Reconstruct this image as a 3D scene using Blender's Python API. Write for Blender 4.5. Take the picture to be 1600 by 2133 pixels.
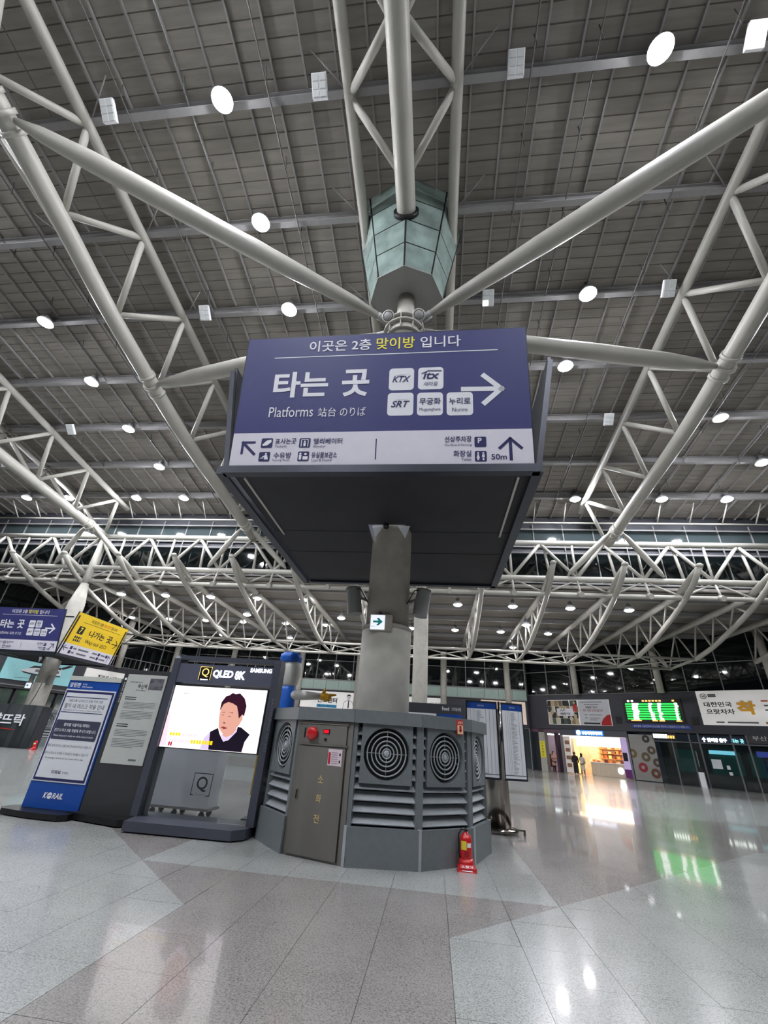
import bpy, math, random
from mathutils import Vector, Matrix
random.seed(7)
sc = bpy.context.scene
for o in list(bpy.data.objects): bpy.data.objects.remove(o)
COL = sc.collection
V = Vector
# ---------------------------------------------------------------- camera, world, exposure
CAMH, FPX, PITCH, ROLL, YAW = 1.5, 880.0, math.radians(28.4), math.radians(-4.1), math.radians(7.8)
fwd = V((-math.sin(YAW)*math.cos(PITCH), math.cos(YAW)*math.cos(PITCH), math.sin(PITCH)))
r0 = V((math.cos(YAW), math.sin(YAW), 0)); u0 = r0.cross(fwd)
cR = r0*math.cos(ROLL) - u0*math.sin(ROLL); cU = u0*math.cos(ROLL) + r0*math.sin(ROLL)
cam = bpy.data.cameras.new('camera'); camo = bpy.data.objects.new('camera', cam); COL.objects.link(camo)
camo.matrix_world = Matrix(((cR.x, cU.x, -fwd.x, 0), (cR.y, cU.y, -fwd.y, 0), (cR.z, cU.z, -fwd.z, CAMH), (0, 0, 0, 1)))
cam.sensor_fit = 'VERTICAL'; cam.sensor_height = 36.0; cam.lens = FPX/2133*36.0; cam.clip_end = 400; cam.clip_start = 0.05
sc.camera = camo
w = bpy.data.worlds.new('night'); sc.world = w; w.use_nodes = True
w.node_tree.nodes['Background'].inputs[0].default_value = (0.010, 0.013, 0.018, 1)
w.node_tree.nodes['Background'].inputs[1].default_value = 1.0
vs = sc.view_settings
vs.view_transform = 'Standard'; vs.look = 'None'; vs.gamma = 1; vs.use_curve_mapping = False
vs.exposure = 0.06
sc.cycles.max_bounces = 7; sc.cycles.diffuse_bounces = 3; sc.cycles.glossy_bounces = 3; sc.cycles.transmission_bounces = 5
LAMP_POWER = 570.0        # emission of a main-hall lamp lens
LOW_POWER = 190.0         # emission of a lamp under the low roof

def proj(p):
    d = V(p) - V((0, 0, CAMH)); z = d.dot(fwd)
    if z <= 0.1: return None
    return (800 + FPX*d.dot(cR)/z, 1066.5 - FPX*d.dot(cU)/z, z)

# ---------------------------------------------------------------- materials
def lin(c):
    return tuple(((x/255)/12.92 if x/255 <= 0.04045 else ((x/255+0.055)/1.055)**2.4) for x in c) + (1,)
MATS = {}
def mat(name, rgb, rough=0.5, metal=0.0, var=0.0, scale=6.0, bump=0.0, emit=0.0, trans=0.0, alpha=1.0, spec=0.5, ecol=None, stretch=None, coat=0.0):
    if name in MATS: return MATS[name]
    m = bpy.data.materials.new(name); m.use_nodes = True
    nt = m.node_tree; b = nt.nodes['Principled BSDF']
    c = lin(rgb)
    b.inputs['Base Color'].default_value = c
    b.inputs['Roughness'].default_value = rough; b.inputs['Metallic'].default_value = metal
    b.inputs['Specular IOR Level'].default_value = spec
    b.inputs['Coat Weight'].default_value = coat
    if trans: b.inputs['Transmission Weight'].default_value = trans
    if alpha < 1: b.inputs['Alpha'].default_value = alpha
    if emit:
        b.inputs['Emission Color'].default_value = lin(ecol) if ecol else c
        b.inputs['Emission Strength'].default_value = emit
    if var or bump:
        geo = nt.nodes.new('ShaderNodeNewGeometry'); n = nt.nodes.new('ShaderNodeTexNoise')
        n.inputs['Scale'].default_value = scale; n.inputs['Detail'].default_value = 4
        if stretch:
            mp = nt.nodes.new('ShaderNodeMapping'); mp.inputs['Scale'].default_value = stretch
            nt.links.new(geo.outputs['Position'], mp.inputs['Vector']); nt.links.new(mp.outputs['Vector'], n.inputs['Vector'])
        else: nt.links.new(geo.outputs['Position'], n.inputs['Vector'])
        if var:
            rp = nt.nodes.new('ShaderNodeValToRGB')
            rp.color_ramp.elements[0].position = 0.3; rp.color_ramp.elements[1].position = 0.7
            rp.color_ramp.elements[0].color = tuple(x*(1-var) for x in c[:3])+(1,)
            rp.color_ramp.elements[1].color = tuple(min(1, x*(1+var)) for x in c[:3])+(1,)
            nt.links.new(n.outputs['Fac'], rp.inputs['Fac']); nt.links.new(rp.outputs['Color'], b.inputs['Base Color'])
        if bump:
            bp = nt.nodes.new('ShaderNodeBump'); bp.inputs['Strength'].default_value = bump; bp.inputs['Distance'].default_value = 0.02
            nt.links.new(n.outputs['Fac'], bp.inputs['Height']); nt.links.new(bp.outputs['Normal'], b.inputs['Normal'])
    MATS[name] = m; return m

def granite(name, lo, hi):
    m = bpy.data.materials.new(name); m.use_nodes = True; nt = m.node_tree; b = nt.nodes['Principled BSDF']
    geo = nt.nodes.new('ShaderNodeNewGeometry')
    vo = nt.nodes.new('ShaderNodeTexVoronoi'); vo.inputs['Scale'].default_value = 150
    n1 = nt.nodes.new('ShaderNodeTexNoise'); n1.inputs['Scale'].default_value = 60; n1.inputs['Detail'].default_value = 6
    n2 = nt.nodes.new('ShaderNodeTexNoise'); n2.inputs['Scale'].default_value = 1.1
    for n in (vo, n1, n2): nt.links.new(geo.outputs['Position'], n.inputs['Vector'])
    sep = nt.nodes.new('ShaderNodeSeparateColor'); nt.links.new(vo.outputs['Color'], sep.inputs['Color'])
    a = nt.nodes.new('ShaderNodeMath'); a.operation = 'MULTIPLY_ADD'; a.inputs[1].default_value = 0.45
    nt.links.new(sep.outputs['Red'], a.inputs[0]); nt.links.new(n1.outputs['Fac'], a.inputs[2])
    a2 = nt.nodes.new('ShaderNodeMath'); a2.operation = 'MULTIPLY_ADD'; a2.inputs[1].default_value = 0.35
    nt.links.new(n2.outputs['Fac'], a2.inputs[0]); nt.links.new(a.outputs[0], a2.inputs[2])
    rp = nt.nodes.new('ShaderNodeValToRGB'); e = rp.color_ramp.elements
    e[0].position = 0.55; e[0].color = lin(lo); e[1].position = 1.15 if False else 1.0; e[1].color = lin(hi)
    nt.links.new(a2.outputs[0], rp.inputs['Fac']); nt.links.new(rp.outputs['Color'], b.inputs['Base Color'])
    b.inputs['Roughness'].default_value = 0.22; b.inputs['Specular IOR Level'].default_value = 0.38
    b.inputs['Coat Weight'].default_value = 0.34; b.inputs['Coat Roughness'].default_value = 0.045
    MATS[name] = m; return m

G_LIGHT = granite('granite_light', (112, 114, 111), (166, 168, 165))
G_DARK = granite('granite_dark', (96, 93, 90), (146, 142, 138))
GROUT = mat('grout', (84, 82, 80), 0.8, var=0.15)
STEEL = mat('white_painted_steel', (172, 169, 160), 0.42, var=0.05, scale=1.5)
STEEL2 = mat('grey_painted_steel', (138, 137, 135), 0.5, var=0.06, scale=1.5)
DECK = mat('roof_deck_panel', (136, 130, 123), 0.72, var=0.14, scale=2.2, stretch=(0.35, 3.0, 1))
PURLIN = mat('purlin_steel', (146, 143, 141), 0.55, var=0.06)
BEAM = mat('beam_steel', (142, 140, 140), 0.5, var=0.06)
CONC = mat('painted_concrete', (190, 186, 176), 0.75, var=0.10, scale=3.5, bump=0.1)
CONC2 = mat('stained_concrete', (156, 149, 139), 0.8, var=0.16, scale=2.5, bump=0.12)
KIOSK = mat('kiosk_grey_paint', (110, 116, 118), 0.45, var=0.06, scale=14)
KIOSKL = mat('louver_grey_lit', (162, 167, 170), 0.4, var=0.05, scale=14)  # lighter than the kiosk paint: bright reflections on the slats put into the colour
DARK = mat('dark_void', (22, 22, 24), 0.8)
STAIN = mat('stainless_steel', (138, 134, 128), 0.30, 1.0, var=0.08, scale=3, bump=0.03, stretch=(1, 1, 0.2))
_nt = STAIN.node_tree; _tn = _nt.nodes.new('ShaderNodeTangent'); _tn.direction_type = 'RADIAL'; _tn.axis = 'Z'; _b = _nt.nodes['Principled BSDF']
_nt.links.new(_tn.outputs[0], _b.inputs['Tangent']); _b.inputs['Anisotropic'].default_value = 1.0; _b.inputs['Anisotropic Rotation'].default_value = 0.25
CHROME = mat('polished_steel', (158, 152, 146), 0.16, 1.0, var=0.2, scale=5, bump=0.04, stretch=(1, 1, 0.1))
CHAR = mat('charcoal_metal', (74, 77, 88), 0.42, 0.2, var=0.05)
CHARL = mat('charcoal_header', (88, 90, 106), 0.45, 0.1)
BLACK = mat('black_plastic', (18, 18, 20), 0.4)
CLOTH = mat('black_cover_sheet', (35, 34, 37), 0.7, var=0.2, scale=1.2, bump=0.3)
GUN = mat('gunmetal_frame', (50, 53, 62), 0.4, 0.4, var=0.06)
S_BLUE = mat('sign_navy', (58, 60, 116), 0.5, var=0.03)
S_WHITE = mat('sign_white', (226, 222, 232), 0.5, var=0.02)
S_YEL = mat('sign_yellow', (244, 206, 40), 0.5, var=0.03)
P_WHITE = mat('print_white', (236, 236, 240), 0.5)
P_NAVY = mat('print_navy', (40, 40, 92), 0.5)
P_YEL = mat('print_yellow', (246, 232, 70), 0.5)
P_BLACK = mat('print_black', (28, 28, 32), 0.5)
P_GREY = mat('print_grey', (110, 112, 116), 0.5)
P_ORANGE = mat('print_orange', (220, 90, 40), 0.5)
P_TEAL = mat('print_teal', (20, 140, 140), 0.4, emit=0.25)
RED = mat('red_paint', (196, 30, 34), 0.3, coat=0.4)
K_BLUE = mat('board_blue', (24, 74, 158), 0.4, var=0.04)
PAPER = mat('paper_white', (216, 218, 222), 0.6)
POSTER = mat('poster_grey', (186, 188, 182), 0.6, var=0.03)
GLASS_D = mat('night_window_glass', (14, 20, 21), 0.04, spec=0.7)
GLASS_T = mat('teal_window_glass', (62, 72, 74), 0.06, spec=0.8)
LEDGE = mat('pale_green_ledge_glass', (164, 186, 176), 0.25, var=0.05)
FROST = mat('frosted_green_glass', (138, 156, 150), 0.16, var=0.3, scale=1.6, spec=0.9, coat=0.6)
FASC = mat('fascia_dark', (62, 63, 70), 0.55, var=0.05)
WALLD = mat('shop_wall_dark', (44, 45, 50), 0.6, var=0.08)
CLEAR = mat('clear_glass', (235, 240, 240), 0.02, trans=1.0)
LAMPH = mat('lamp_housing', (120, 120, 122), 0.4, 0.5)
ACRYL = mat('lamp_reflector_acrylic', (230, 232, 235), 0.2, spec=0.6)
LENS = mat('lamp_lens', (255, 250, 240), 0.3, emit=LAMP_POWER, ecol=(244, 247, 255))
LENS2 = mat('low_lamp_lens', (255, 250, 240), 0.3, emit=LOW_POWER, ecol=(250, 249, 255))

# ---------------------------------------------------------------- mesh helpers
INV = {}
def link(o): COL.objects.link(o); return o
def tag(o, label=None, cat=None, group=None, kind=None):
    if label: o['label'] = label
    if cat: o['category'] = cat
    if group: o['group'] = group
    if kind: o['kind'] = kind
    return o
def thing(name, label, cat, loc=(0, 0, 0), rotz=0.0, group=None, kind=None):
    o = link(bpy.data.objects.new(name, None)); o.location = loc; o.rotation_euler = (0, 0, rotz)
    o.empty_display_size = 0.2
    INV[o.name] = (Matrix.Translation(V(loc)) @ Matrix.Rotation(rotz, 4, 'Z')).inverted()
    return tag(o, label, cat, group, kind)
def basis(d):
    d = V(d).normalized(); a = V((0, 0, 1)) if abs(d.z) < 0.9 else V((1, 0, 0))
    x = a.cross(d).normalized(); return x, d.cross(x), d
class MB:
    def __init__(s): s.v = []; s.f = []; s.sm = []
    def add(s, vs_, fs, smooth=False):
        n = len(s.v); s.v += [V(p) for p in vs_]
        for f in fs: s.f.append(tuple(i+n for i in f)); s.sm.append(smooth)
        return s
    def box(s, x0, y0, z0, x1, y1, z1):
        return s.add([(x0, y0, z0), (x1, y0, z0), (x1, y1, z0), (x0, y1, z0), (x0, y0, z1), (x1, y0, z1), (x1, y1, z1), (x0, y1, z1)],
                     [(0, 3, 2, 1), (4, 5, 6, 7), (0, 1, 5, 4), (1, 2, 6, 5), (2, 3, 7, 6), (3, 0, 4, 7)])
    def obox(s, c, a, b, d):
        c, a, b, d = V(c), V(a), V(b), V(d)
        pts = [c+a*i+b*j+d*k for k in (-1, 1) for i, j in ((-1, -1), (1, -1), (1, 1), (-1, 1))]
        fs = [(0, 3, 2, 1), (4, 5, 6, 7), (0, 1, 5, 4), (1, 2, 6, 5), (2, 3, 7, 6), (3, 0, 4, 7)]
        if a.cross(b).dot(d) < 0: fs = [tuple(reversed(f)) for f in fs]
        return s.add(pts, fs)
    def beam(s, p0, p1, wd, ht):
        p0, p1 = V(p0), V(p1); x, y, d = basis(p1-p0)
        return s.obox((p0+p1)/2, x*wd/2, y*ht/2, (p1-p0)/2)
    def tube(s, p0, p1, r, r1=None, n=10): return s.path([p0, p1], [r, r if r1 is None else r1], n)
    def path(s, pts, r, n=10, closed=False):
        pts = [V(p) for p in pts]; k = len(pts)
        if not isinstance(r, (list, tuple)): r = [r]*k
        x, y, d = basis(pts[1]-pts[0]); vs_ = []; fs = []
        for i, p in enumerate(pts):
            if closed: t = pts[(i+1) % k]-pts[i-1]
            else: t = pts[min(i+1, k-1)]-pts[max(i-1, 0)]
            t.normalize(); x = (x - t*x.dot(t)).normalized(); y = t.cross(x)
            vs_ += [p + (x*math.cos(2*math.pi*j/n) + y*math.sin(2*math.pi*j/n))*r[i] for j in range(n)]
        m = k if closed else k-1
        for i in range(m):
            a, b = i*n, ((i+1) % k)*n
            for j in range(n): fs.append((a+j, a+(j+1) % n, b+(j+1) % n, b+j))
        s.add(vs_, fs, True)
        if not closed:
            nn = len(s.v)-len(vs_)
            s.f.append(tuple(nn+j for j in reversed(range(n)))); s.f.append(tuple(nn+(k-1)*n+j for j in range(n))); s.sm += [False, False]
        return s
    def lathe(s, prof, c=(0, 0, 0), axis=(0, 0, 1), n=20, smooth=True, a0=0.0, cap=True):
        x, y, d = basis(axis); c = V(c)
        if V(axis).normalized().z > 0.999: x, y, d = V((1, 0, 0)), V((0, 1, 0)), V((0, 0, 1))
        vs_ = [c + d*z + (x*math.cos(a0+2*math.pi*j/n)+y*math.sin(a0+2*math.pi*j/n))*r for r, z in prof for j in range(n)]
        fs = []
        for i in range(len(prof)-1):
            for j in range(n): fs.append((i*n+j, i*n+(j+1) % n, (i+1)*n+(j+1) % n, (i+1)*n+j))
        s.add(vs_, fs, smooth); nn = len(s.v)-len(vs_)
        if cap:
            s.f.append(tuple(nn+j for j in reversed(range(n)))); s.sm.append(False)
            k = len(prof)-1; s.f.append(tuple(nn+k*n+j for j in range(n))); s.sm.append(False)
        return s
    def prism(s, poly, d, o=(0, 0, 0)):   # extrude a 3d polygon along d
        poly = [V(p) for p in poly]; d = V(d); n = len(poly)
        fs = [tuple(reversed(range(n))), tuple(range(n, 2*n))] + [(i, (i+1) % n, n+(i+1) % n, n+i) for i in range(n)]
        return s.add(poly+[p+d for p in poly], fs)
    def poly(s, pts): return s.add(pts, [tuple(range(len(pts)))])
    def mesh(s, name, m):
        me = bpy.data.meshes.new(name); me.from_pydata([tuple(p) for p in s.v], [], s.f)
        me.polygons.foreach_set('use_smooth', s.sm); me.materials.append(m); me.update(); return me
    def build(s, name, m, parent=None, local=False):
        if parent is not None and not local:
            M = INV[parent.name]; s.v = [M @ p for p in s.v]
        o = link(bpy.data.objects.new(name, s.mesh(name, m)))
        if parent is not None: o.parent = parent; INV[o.name] = INV[parent.name]
        else: INV[o.name] = Matrix()
        return o
def inst(name, me, parent, loc=(0, 0, 0), rotz=0.0):
    o = link(bpy.data.objects.new(name, me)); o.parent = parent; o.location = loc; o.rotation_euler = (0, 0, rotz)
    if parent is not None: INV[o.name] = INV.get(parent.name, Matrix())
    return o
def copy_tree(o, parent=None):
    c = o.copy(); COL.objects.link(c); c.parent = parent
    if parent is not None: c.matrix_parent_inverse = o.matrix_parent_inverse.copy()
    for ch in list(o.children): copy_tree(ch, c)
    return c

# ---------------------------------------------------------------- lettering
FONT_CACHE = {}
def glyphs(body, bold=0.0, shear=0.0):
    key = (body, bold, shear)
    if key not in FONT_CACHE:
        cu = bpy.data.curves.new('lettering', 'FONT'); cu.body = body; cu.offset = bold; cu.shear = shear; cu.resolution_u = 3
        o = bpy.data.objects.new('lettering', cu)
        me = o.to_mesh()
        vs_ = [v.co.copy() for v in me.vertices]; fs = [tuple(p.vertices) for p in me.polygons]
        o.to_mesh_clear(); bpy.data.objects.remove(o); bpy.data.curves.remove(cu)
        FONT_CACHE[key] = (vs_, fs)
    return FONT_CACHE[key]
class Panel:
    def __init__(s, P0, R, U):
        s.P = V(P0); s.R = V(R).normalized(); s.U = V(U).normalized(); s.N = s.R.cross(s.U)
    def pt(s, u, v, d=0.0): return s.P + s.R*u + s.U*v + s.N*d
    def poly(s, pts, m, name, parent, d=0.004): return MB().poly([s.pt(u, v, d) for u, v in pts]).build(name, m, parent)
    def rect(s, a, b, c, e, m, name, parent, d=0.004): return s.poly([(a, b), (c, b), (c, e), (a, e)], m, name, parent, d)
    def rrect(s, a, b, c, e, r, m, name, parent, d=0.004):
        pts = []
        for cx, cy, t0 in ((c-r, b+r, -90), (c-r, e-r, 0), (a+r, e-r, 90), (a+r, b+r, 180)):
            for k in range(5):
                t = math.radians(t0+k*22.5); pts.append((cx+r*math.cos(t), cy+r*math.sin(t)))
        return s.poly(pts, m, name, parent, d)
    def slab(s, a, b, c, e, d0, d1, m, name, parent=None):
        q = MB(); q.obox(s.pt((a+c)/2, (b+e)/2, (d0+d1)/2), s.R*(c-a)/2, s.U*(e-b)/2, s.N*(d1-d0)/2); return q.build(name, m, parent)
    def line(s, pts, wd, m, name, parent, d=0.004):   # flat stroke polyline
        q = MB()
        for (a, b), (c, e) in zip(pts, pts[1:]):
            t = V((c-a, e-b)).normalized(); nx, ny = -t.y*wd/2, t.x*wd/2; ex, ey = t.x*wd/2, t.y*wd/2
            q.poly([s.pt(a-ex-nx, b-ey-ny, d), s.pt(c+ex-nx, e+ey-ny, d), s.pt(c+ex+nx, e+ey+ny, d), s.pt(a-ex+nx, b-ey+ny, d)])
        return q.build(name, m, parent)
    def text(s, body, u, v, h, m, parent, wd=None, al='L', d=0.007, bold=0.0, shear=0.0, name='lettering', rot=0):
        vs_, fs = glyphs(body, bold, shear)
        if not vs_: return None
        x0 = min(p.x for p in vs_); x1 = max(p.x for p in vs_); y0 = min(p.y for p in vs_); y1 = max(p.y for p in vs_)
        ky = h/(y1-y0); kx = wd/(x1-x0) if wd else ky
        W = (x1-x0)*kx; ou = u - (W if al == 'R' else W/2 if al == 'C' else 0)
        q = MB()
        if rot: q.add([s.pt(u+(p.y-y0)*ky, v-(p.x-x0)*kx, d) for p in vs_], fs)
        else: q.add([s.pt(ou+(p.x-x0)*kx, v+(p.y-y0)*ky, d) for p in vs_], fs)
        return q.build(name, m, parent)
def interp(tab, x):
    if x <= tab[0][0]: return tab[0][1]
    for (a, b), (c, e) in zip(tab, tab[1:]):
        if x <= c: return b+(e-b)*(x-a)/(c-a)
    return tab[-1][1]
def smooth_curve(tab, x):  # catmull-rom through the table
    n = len(tab)
    for i in range(n-1):
        if x <= tab[i+1][0] or i == n-2:
            (xa, a), (xb, b) = tab[i], tab[i+1]
            sa = (tab[min(i+1, n-1)][1]-tab[max(i-1, 0)][1])/(tab[min(i+1, n-1)][0]-tab[max(i-1, 0)][0])
            sb = (tab[min(i+2, n-1)][1]-tab[i][1])/(tab[min(i+2, n-1)][0]-tab[i][0])
            h = xb-xa; t = (x-xa)/h
            return (2*t**3-3*t*t+1)*a+(t**3-2*t*t+t)*h*sa+(-2*t**3+3*t*t)*b+(t**3-t*t)*h*sb

# ================================================================ FLOOR
TS = 0.63; GX, GY = 0.15, 6.41
def is_dark(x, y):
    if -2.37 < x < 0.15 and y < 5.15: return True
    if 5.15 <= y < 6.41 and x < 1.41 - (6.41-y) and x > -3.63 + (6.41-y): return True
    if x > 1.41 and y > 6.41+(x-1.41) and y < 16.5: return True
    if x < -3.63 and y > 6.41+(-3.63-x) and y < 16.5: return True
    if y > 20 and int((y+x*0.5)/6) % 3 == 0: return True
    return False
floor = MB().box(-46, -16, -0.3, 40, 56, -0.006).build('floor', GROUT); tag(floor, kind='structure')
cand = []; far = {True: MB(), False: MB()}
for i in range(-70, 64):
    for j in range(-35, 78):
        x, y = GX+TS*(i+0.5), GY+TS*(j+0.5)
        q = proj((x, y, 0)); vis = q is not None and -40 < q[0] < 1640 and q[1] < 2175
        cand.append(((0 if vis else 1), math.hypot(x, y), x, y))
cand.sort(); g = TS/2-0.002; gy = TS/2-0.001
sq = MB().box(-g, -gy, -0.006, g, gy, 0.0)
tl = {True: sq.mesh('floor_tile', G_DARK), False: sq.mesh('floor_tile', G_LIGHT)}
def tri(corner, m):
    c = [(-g, -g), (g, -g), (g, g), (-g, g)]; a, b, d = c[corner-1], c[corner], c[(corner+1) % 4]
    k = 0.99
    return MB().prism([(p[0]*k, p[1]*k, -0.006) for p in (a, b, d)], (0, 0, 0.006)).mesh('floor_tile', m)
tris = {(c, dk): tri(c, G_DARK if dk else G_LIGHT) for c in range(4) for dk in (True, False)}
nt_ = 0
for vis, dist, x, y in cand:
    e = 0.22
    sam = [is_dark(x-e, y), is_dark(x, y-e), is_dark(x+e, y), is_dark(x, y+e)]   # W S E N
    mixed = len(set(sam)) > 1
    if nt_ < 290 and vis == 0:
        if not mixed:
            inst('floor_tile', tl[sam[0]], floor, (x, y, 0)); nt_ += 1
        else:
            # corners 0=SW 1=SE 2=NE 3=NW ; split on the diagonal separating the two tones
            pair = (0, 2) if sam[0] == sam[1] else (1, 3)
            tone = {0: sam[0], 2: sam[2], 1: sam[2], 3: sam[0]}
            for c in pair: inst('floor_tile', tris[(c, tone[c])], floor, (x, y, 0)); nt_ += 1
    else:
        far[sam[0]].add([(x-g, y-gy, -0.001), (x+g, y-gy, -0.001), (x+g, y+gy, -0.001), (x-g, y+gy, -0.001)], [(0, 1, 2, 3)])
for dk in (True, False):
    tag(far[dk].build('floor_tiles', G_DARK if dk else G_LIGHT, floor), kind='stuff')

# ================================================================ MAIN ROOF
TX = [-35.7, -24.1, -12.55, -1.0, 10.9, 22.5, 34.1]
YB = [4.84+3.2*k for k in range(-6, 7)]          # lateral beams / top chord nodes
def zt(y): return 18.69-0.133*max(y, -2.0)
BOT = [(-18, 17.6), (-10, 17.7), (-4, 17.7), (0, 17.45), (3.1, 17.0), (6.35, 16.25), (9.5, 15.4), (12.6, 14.8), (16, 14.25), (19.4, 13.95), (22.8, 13.65), (25.75, 13.4)]
def zb(y): return smooth_curve(BOT, y)
BOTC = [(-18, 17.6), (-4, 17.6), (0, 17.4), (3.0, 17.15), (6.0, 17.0), (8.0, 16.85), (10, 16.4), (13, 15.0), (16, 14.3), (19.4, 13.95), (22.8, 13.65), (25.75, 13.4)]
def zbt(y, ti): return smooth_curve(BOTC if ti == 3 else BOT, y)
Y0, Y1 = -15.5, 26.85
ceil = MB().add([(x, y, zt(y)+0.74) for y in (Y0, -2, Y1) for x in (-38, 37)] + [(x, y, zt(y)+0.86) for y in (Y0, -2, Y1) for x in (-38, 37)],
    [(0, 2, 3, 1), (2, 4, 5, 3), (6, 7, 9, 8), (8, 9, 11, 10), (0, 1, 7, 6), (4, 10, 11, 5), (0, 6, 8, 2), (2, 8, 10, 4), (1, 3, 9, 7), (3, 5, 11, 9)]).build('ceiling', DECK)
tag(ceil, kind='structure')
SLOPE = -0.133; rest = MB(); sm_ = {}
def strip(xa, xb, dy, slope):
    q = MB(); h = 0.196
    ys = [-h, -h+0.014, h-0.014, h]; zs = [0.0, -0.03, -0.03, 0.0]
    pts = []
    for x in (xa, xb): pts += [(x, yy, zz+slope*yy) for yy, zz in zip(ys, zs)]
    return q.add(pts, [(0, 4, 5, 1), (1, 5, 6, 2), (2, 6, 7, 3), (0, 1, 2, 3), (4, 7, 6, 5), (0, 3, 7, 4)])
for b in range(len(TX)-1):
    xm = (TX[b]+TX[b+1])/2; hw = (TX[b+1]-TX[b])/2-0.01
    sm_[b] = strip(-hw, hw, 0.4, SLOPE).mesh('roof_panel', DECK)
ns = int((Y1-Y0)/0.4)
for k in range(ns):
    y = Y0+0.2+0.4*k
    for b in range(len(TX)-1):
        xm = (TX[b]+TX[b+1])/2; hw = (TX[b+1]-TX[b])/2-0.01
        if y > 1.0 and 1 <= b <= 4: inst('roof_panel', sm_[b], ceil, (xm, y, zt(y)+0.73))
        else:
            q = strip(-hw, hw, 0.4, SLOPE if y > -2 else 0); rest.add([p+V((xm, y, zt(y)+0.73)) for p in q.v], q.f)
tag(rest.build('roof_panels', DECK, ceil), kind='stuff')
for b in range(len(TX)-1):
    for k in range(1, 12):
        x = TX[b]+(TX[b+1]-TX[b])*k/12
        q = MB(); q.beam((x, -2, zt(-2)+0.62), (x, Y1, zt(Y1)+0.62), 0.055, 0.10); q.beam((x, Y0, zt(-2)+0.60), (x, -2, zt(-2)+0.60), 0.055, 0.10)
        q.build('purlin', PURLIN, ceil)
for y in YB:
    q = MB(); z = zt(y)+0.36
    q.box(-38, y-0.10, z-0.20, 37, y+0.10, z-0.17); q.box(-38, y-0.10, z+0.17, 37, y+0.10, z+0.20); q.box(-38, y-0.02, z-0.18, 37, y+0.02, z+0.18)
    q.build('roof_beam', BEAM, ceil)
# sprinkler and cable lines with small drop heads
for x, dz in ((-21.5, 0.2), (-17.0, 0.25), (-15.2, 0.15), (-9.6, 0.15), (-7.6, 0.22), (-5.0, 0.12), (2.6, 0.15), (4.3, 0.22), (7.6, 0.12), (13.6, 0.2), (16.4, 0.15)):
    q = MB(); q.tube((x, -8, zt(-2)+dz), (x, -2, zt(-2)+dz), 0.022, n=6); q.tube((x, -2, zt(-2)+dz), (x, 24.6, zt(24.6)+dz), 0.022, n=6)
    for k in range(14):
        y = -4+2.05*k; q.tube((x, y, zt(y)+dz+0.4), (x+0.07, y+0.12, zt(y)+dz-0.16), 0.016, n=5)
    q.build('conduit', mat('conduit_grey', (84, 82, 80), 0.6), ceil)
q = MB()
for k in range(38):
    x = -34+1.93*k; q.tube((x, 24.9, zt(24.9)+0.5), (x, 25.9, 14.9), 0.045, n=6)
q.tube((-36, 25.9, 14.9), (36, 25.9, 14.9), 0.06, n=8)
q.build('handrail_bar', STEEL, ceil)

# ================================================================ ROOF TRUSSES
TLAB = ['roof truss of white steel tubes beyond the left edge, left of the far left column', 'long white roof truss over the far left column with its distant signs',
        'long white tubular roof truss to the left of the big navy sign', 'white tubular roof truss straight overhead, running into the glass lantern',
        'long white tubular roof truss to the right of the big navy sign', 'white roof truss at the far right edge of the ceiling', 'roof truss of white steel tubes beyond the right edge']
for ti, X in enumerate(TX):
    t = thing('roof_truss', TLAB[ti], 'roof truss', (X, 25.7, 13.4), group='main hall roof trusses')
    ys = [Y0+(25.7-Y0)*k/40 for k in range(41)]
    MB().path([(X, y, zbt(y, ti)) for y in ys], 0.31, 16).build('bottom_chord', STEEL, t)
    for s_ in (-1, 1):
        MB().path([(X+s_*1.55, Y0, zt(-2)), (X+s_*1.55, -2, zt(-2)), (X+s_*1.55, 25.2, zt(25.2))], 0.175, 12).build('top_chord', STEEL, t)
    for y in YB[2:]:
        for s_ in (-1, 1):
            top = V((X+s_*1.55, y, zt(y)))
            for dy in (-1.6, 1.6):
                if y+dy < 25.7 and not (ti == 3 and 6.9 < y < 12): MB().tube(top, (X+s_*0.15, y+dy, zbt(y+dy, ti)+0.1), 0.115, n=8).build('web_member', STEEL, t)
            q = MB(); q.obox(top+V((-s_*0.05, 0, 0.16)), (0.02, 0, 0), (0, 0.22, 0), (0, 0, 0.14)); q.build('gusset_plate', STEEL, t)
            if y < 12: MB().tube(top+V((-s_*0.1, 0.1, 0.1)), (X+s_*2.6, y-0.9, zt(y)+0.55), 0.02, n=5).build('tie_rod', STEEL2, t)
    for yc in ((4.0, 12.65, 24.2) if ti != 3 else (24.2,)):
        q = MB(); d = V((0, 1, (zb(yc+0.3)-zb(yc-0.3))/0.6)).normalized(); c = V((X, yc, zb(yc)))
        for k, rr in ((-0.45, 0.36), (0, 0.39), (0.45, 0.36)): q.path([c+d*(k-0.07), c+d*(k+0.07)], rr, 16)
        q.build('node_collar', STEEL, t)
    for s_ in (-1, 1):   # forked end struts down to the cross truss
        a = V((X+s_*0.35, 24.3, zb(24.3)-0.1)); b = V((X+s_*2.75, 25.6, 11.15)); q = MB()
        q.path([a, a.lerp(b, 0.12), a.lerp(b, 0.5), a.lerp(b, 0.9), b], [0.06, 0.15, 0.19, 0.15, 0.06], 10); q.build('end_strut', STEEL, t)

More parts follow.
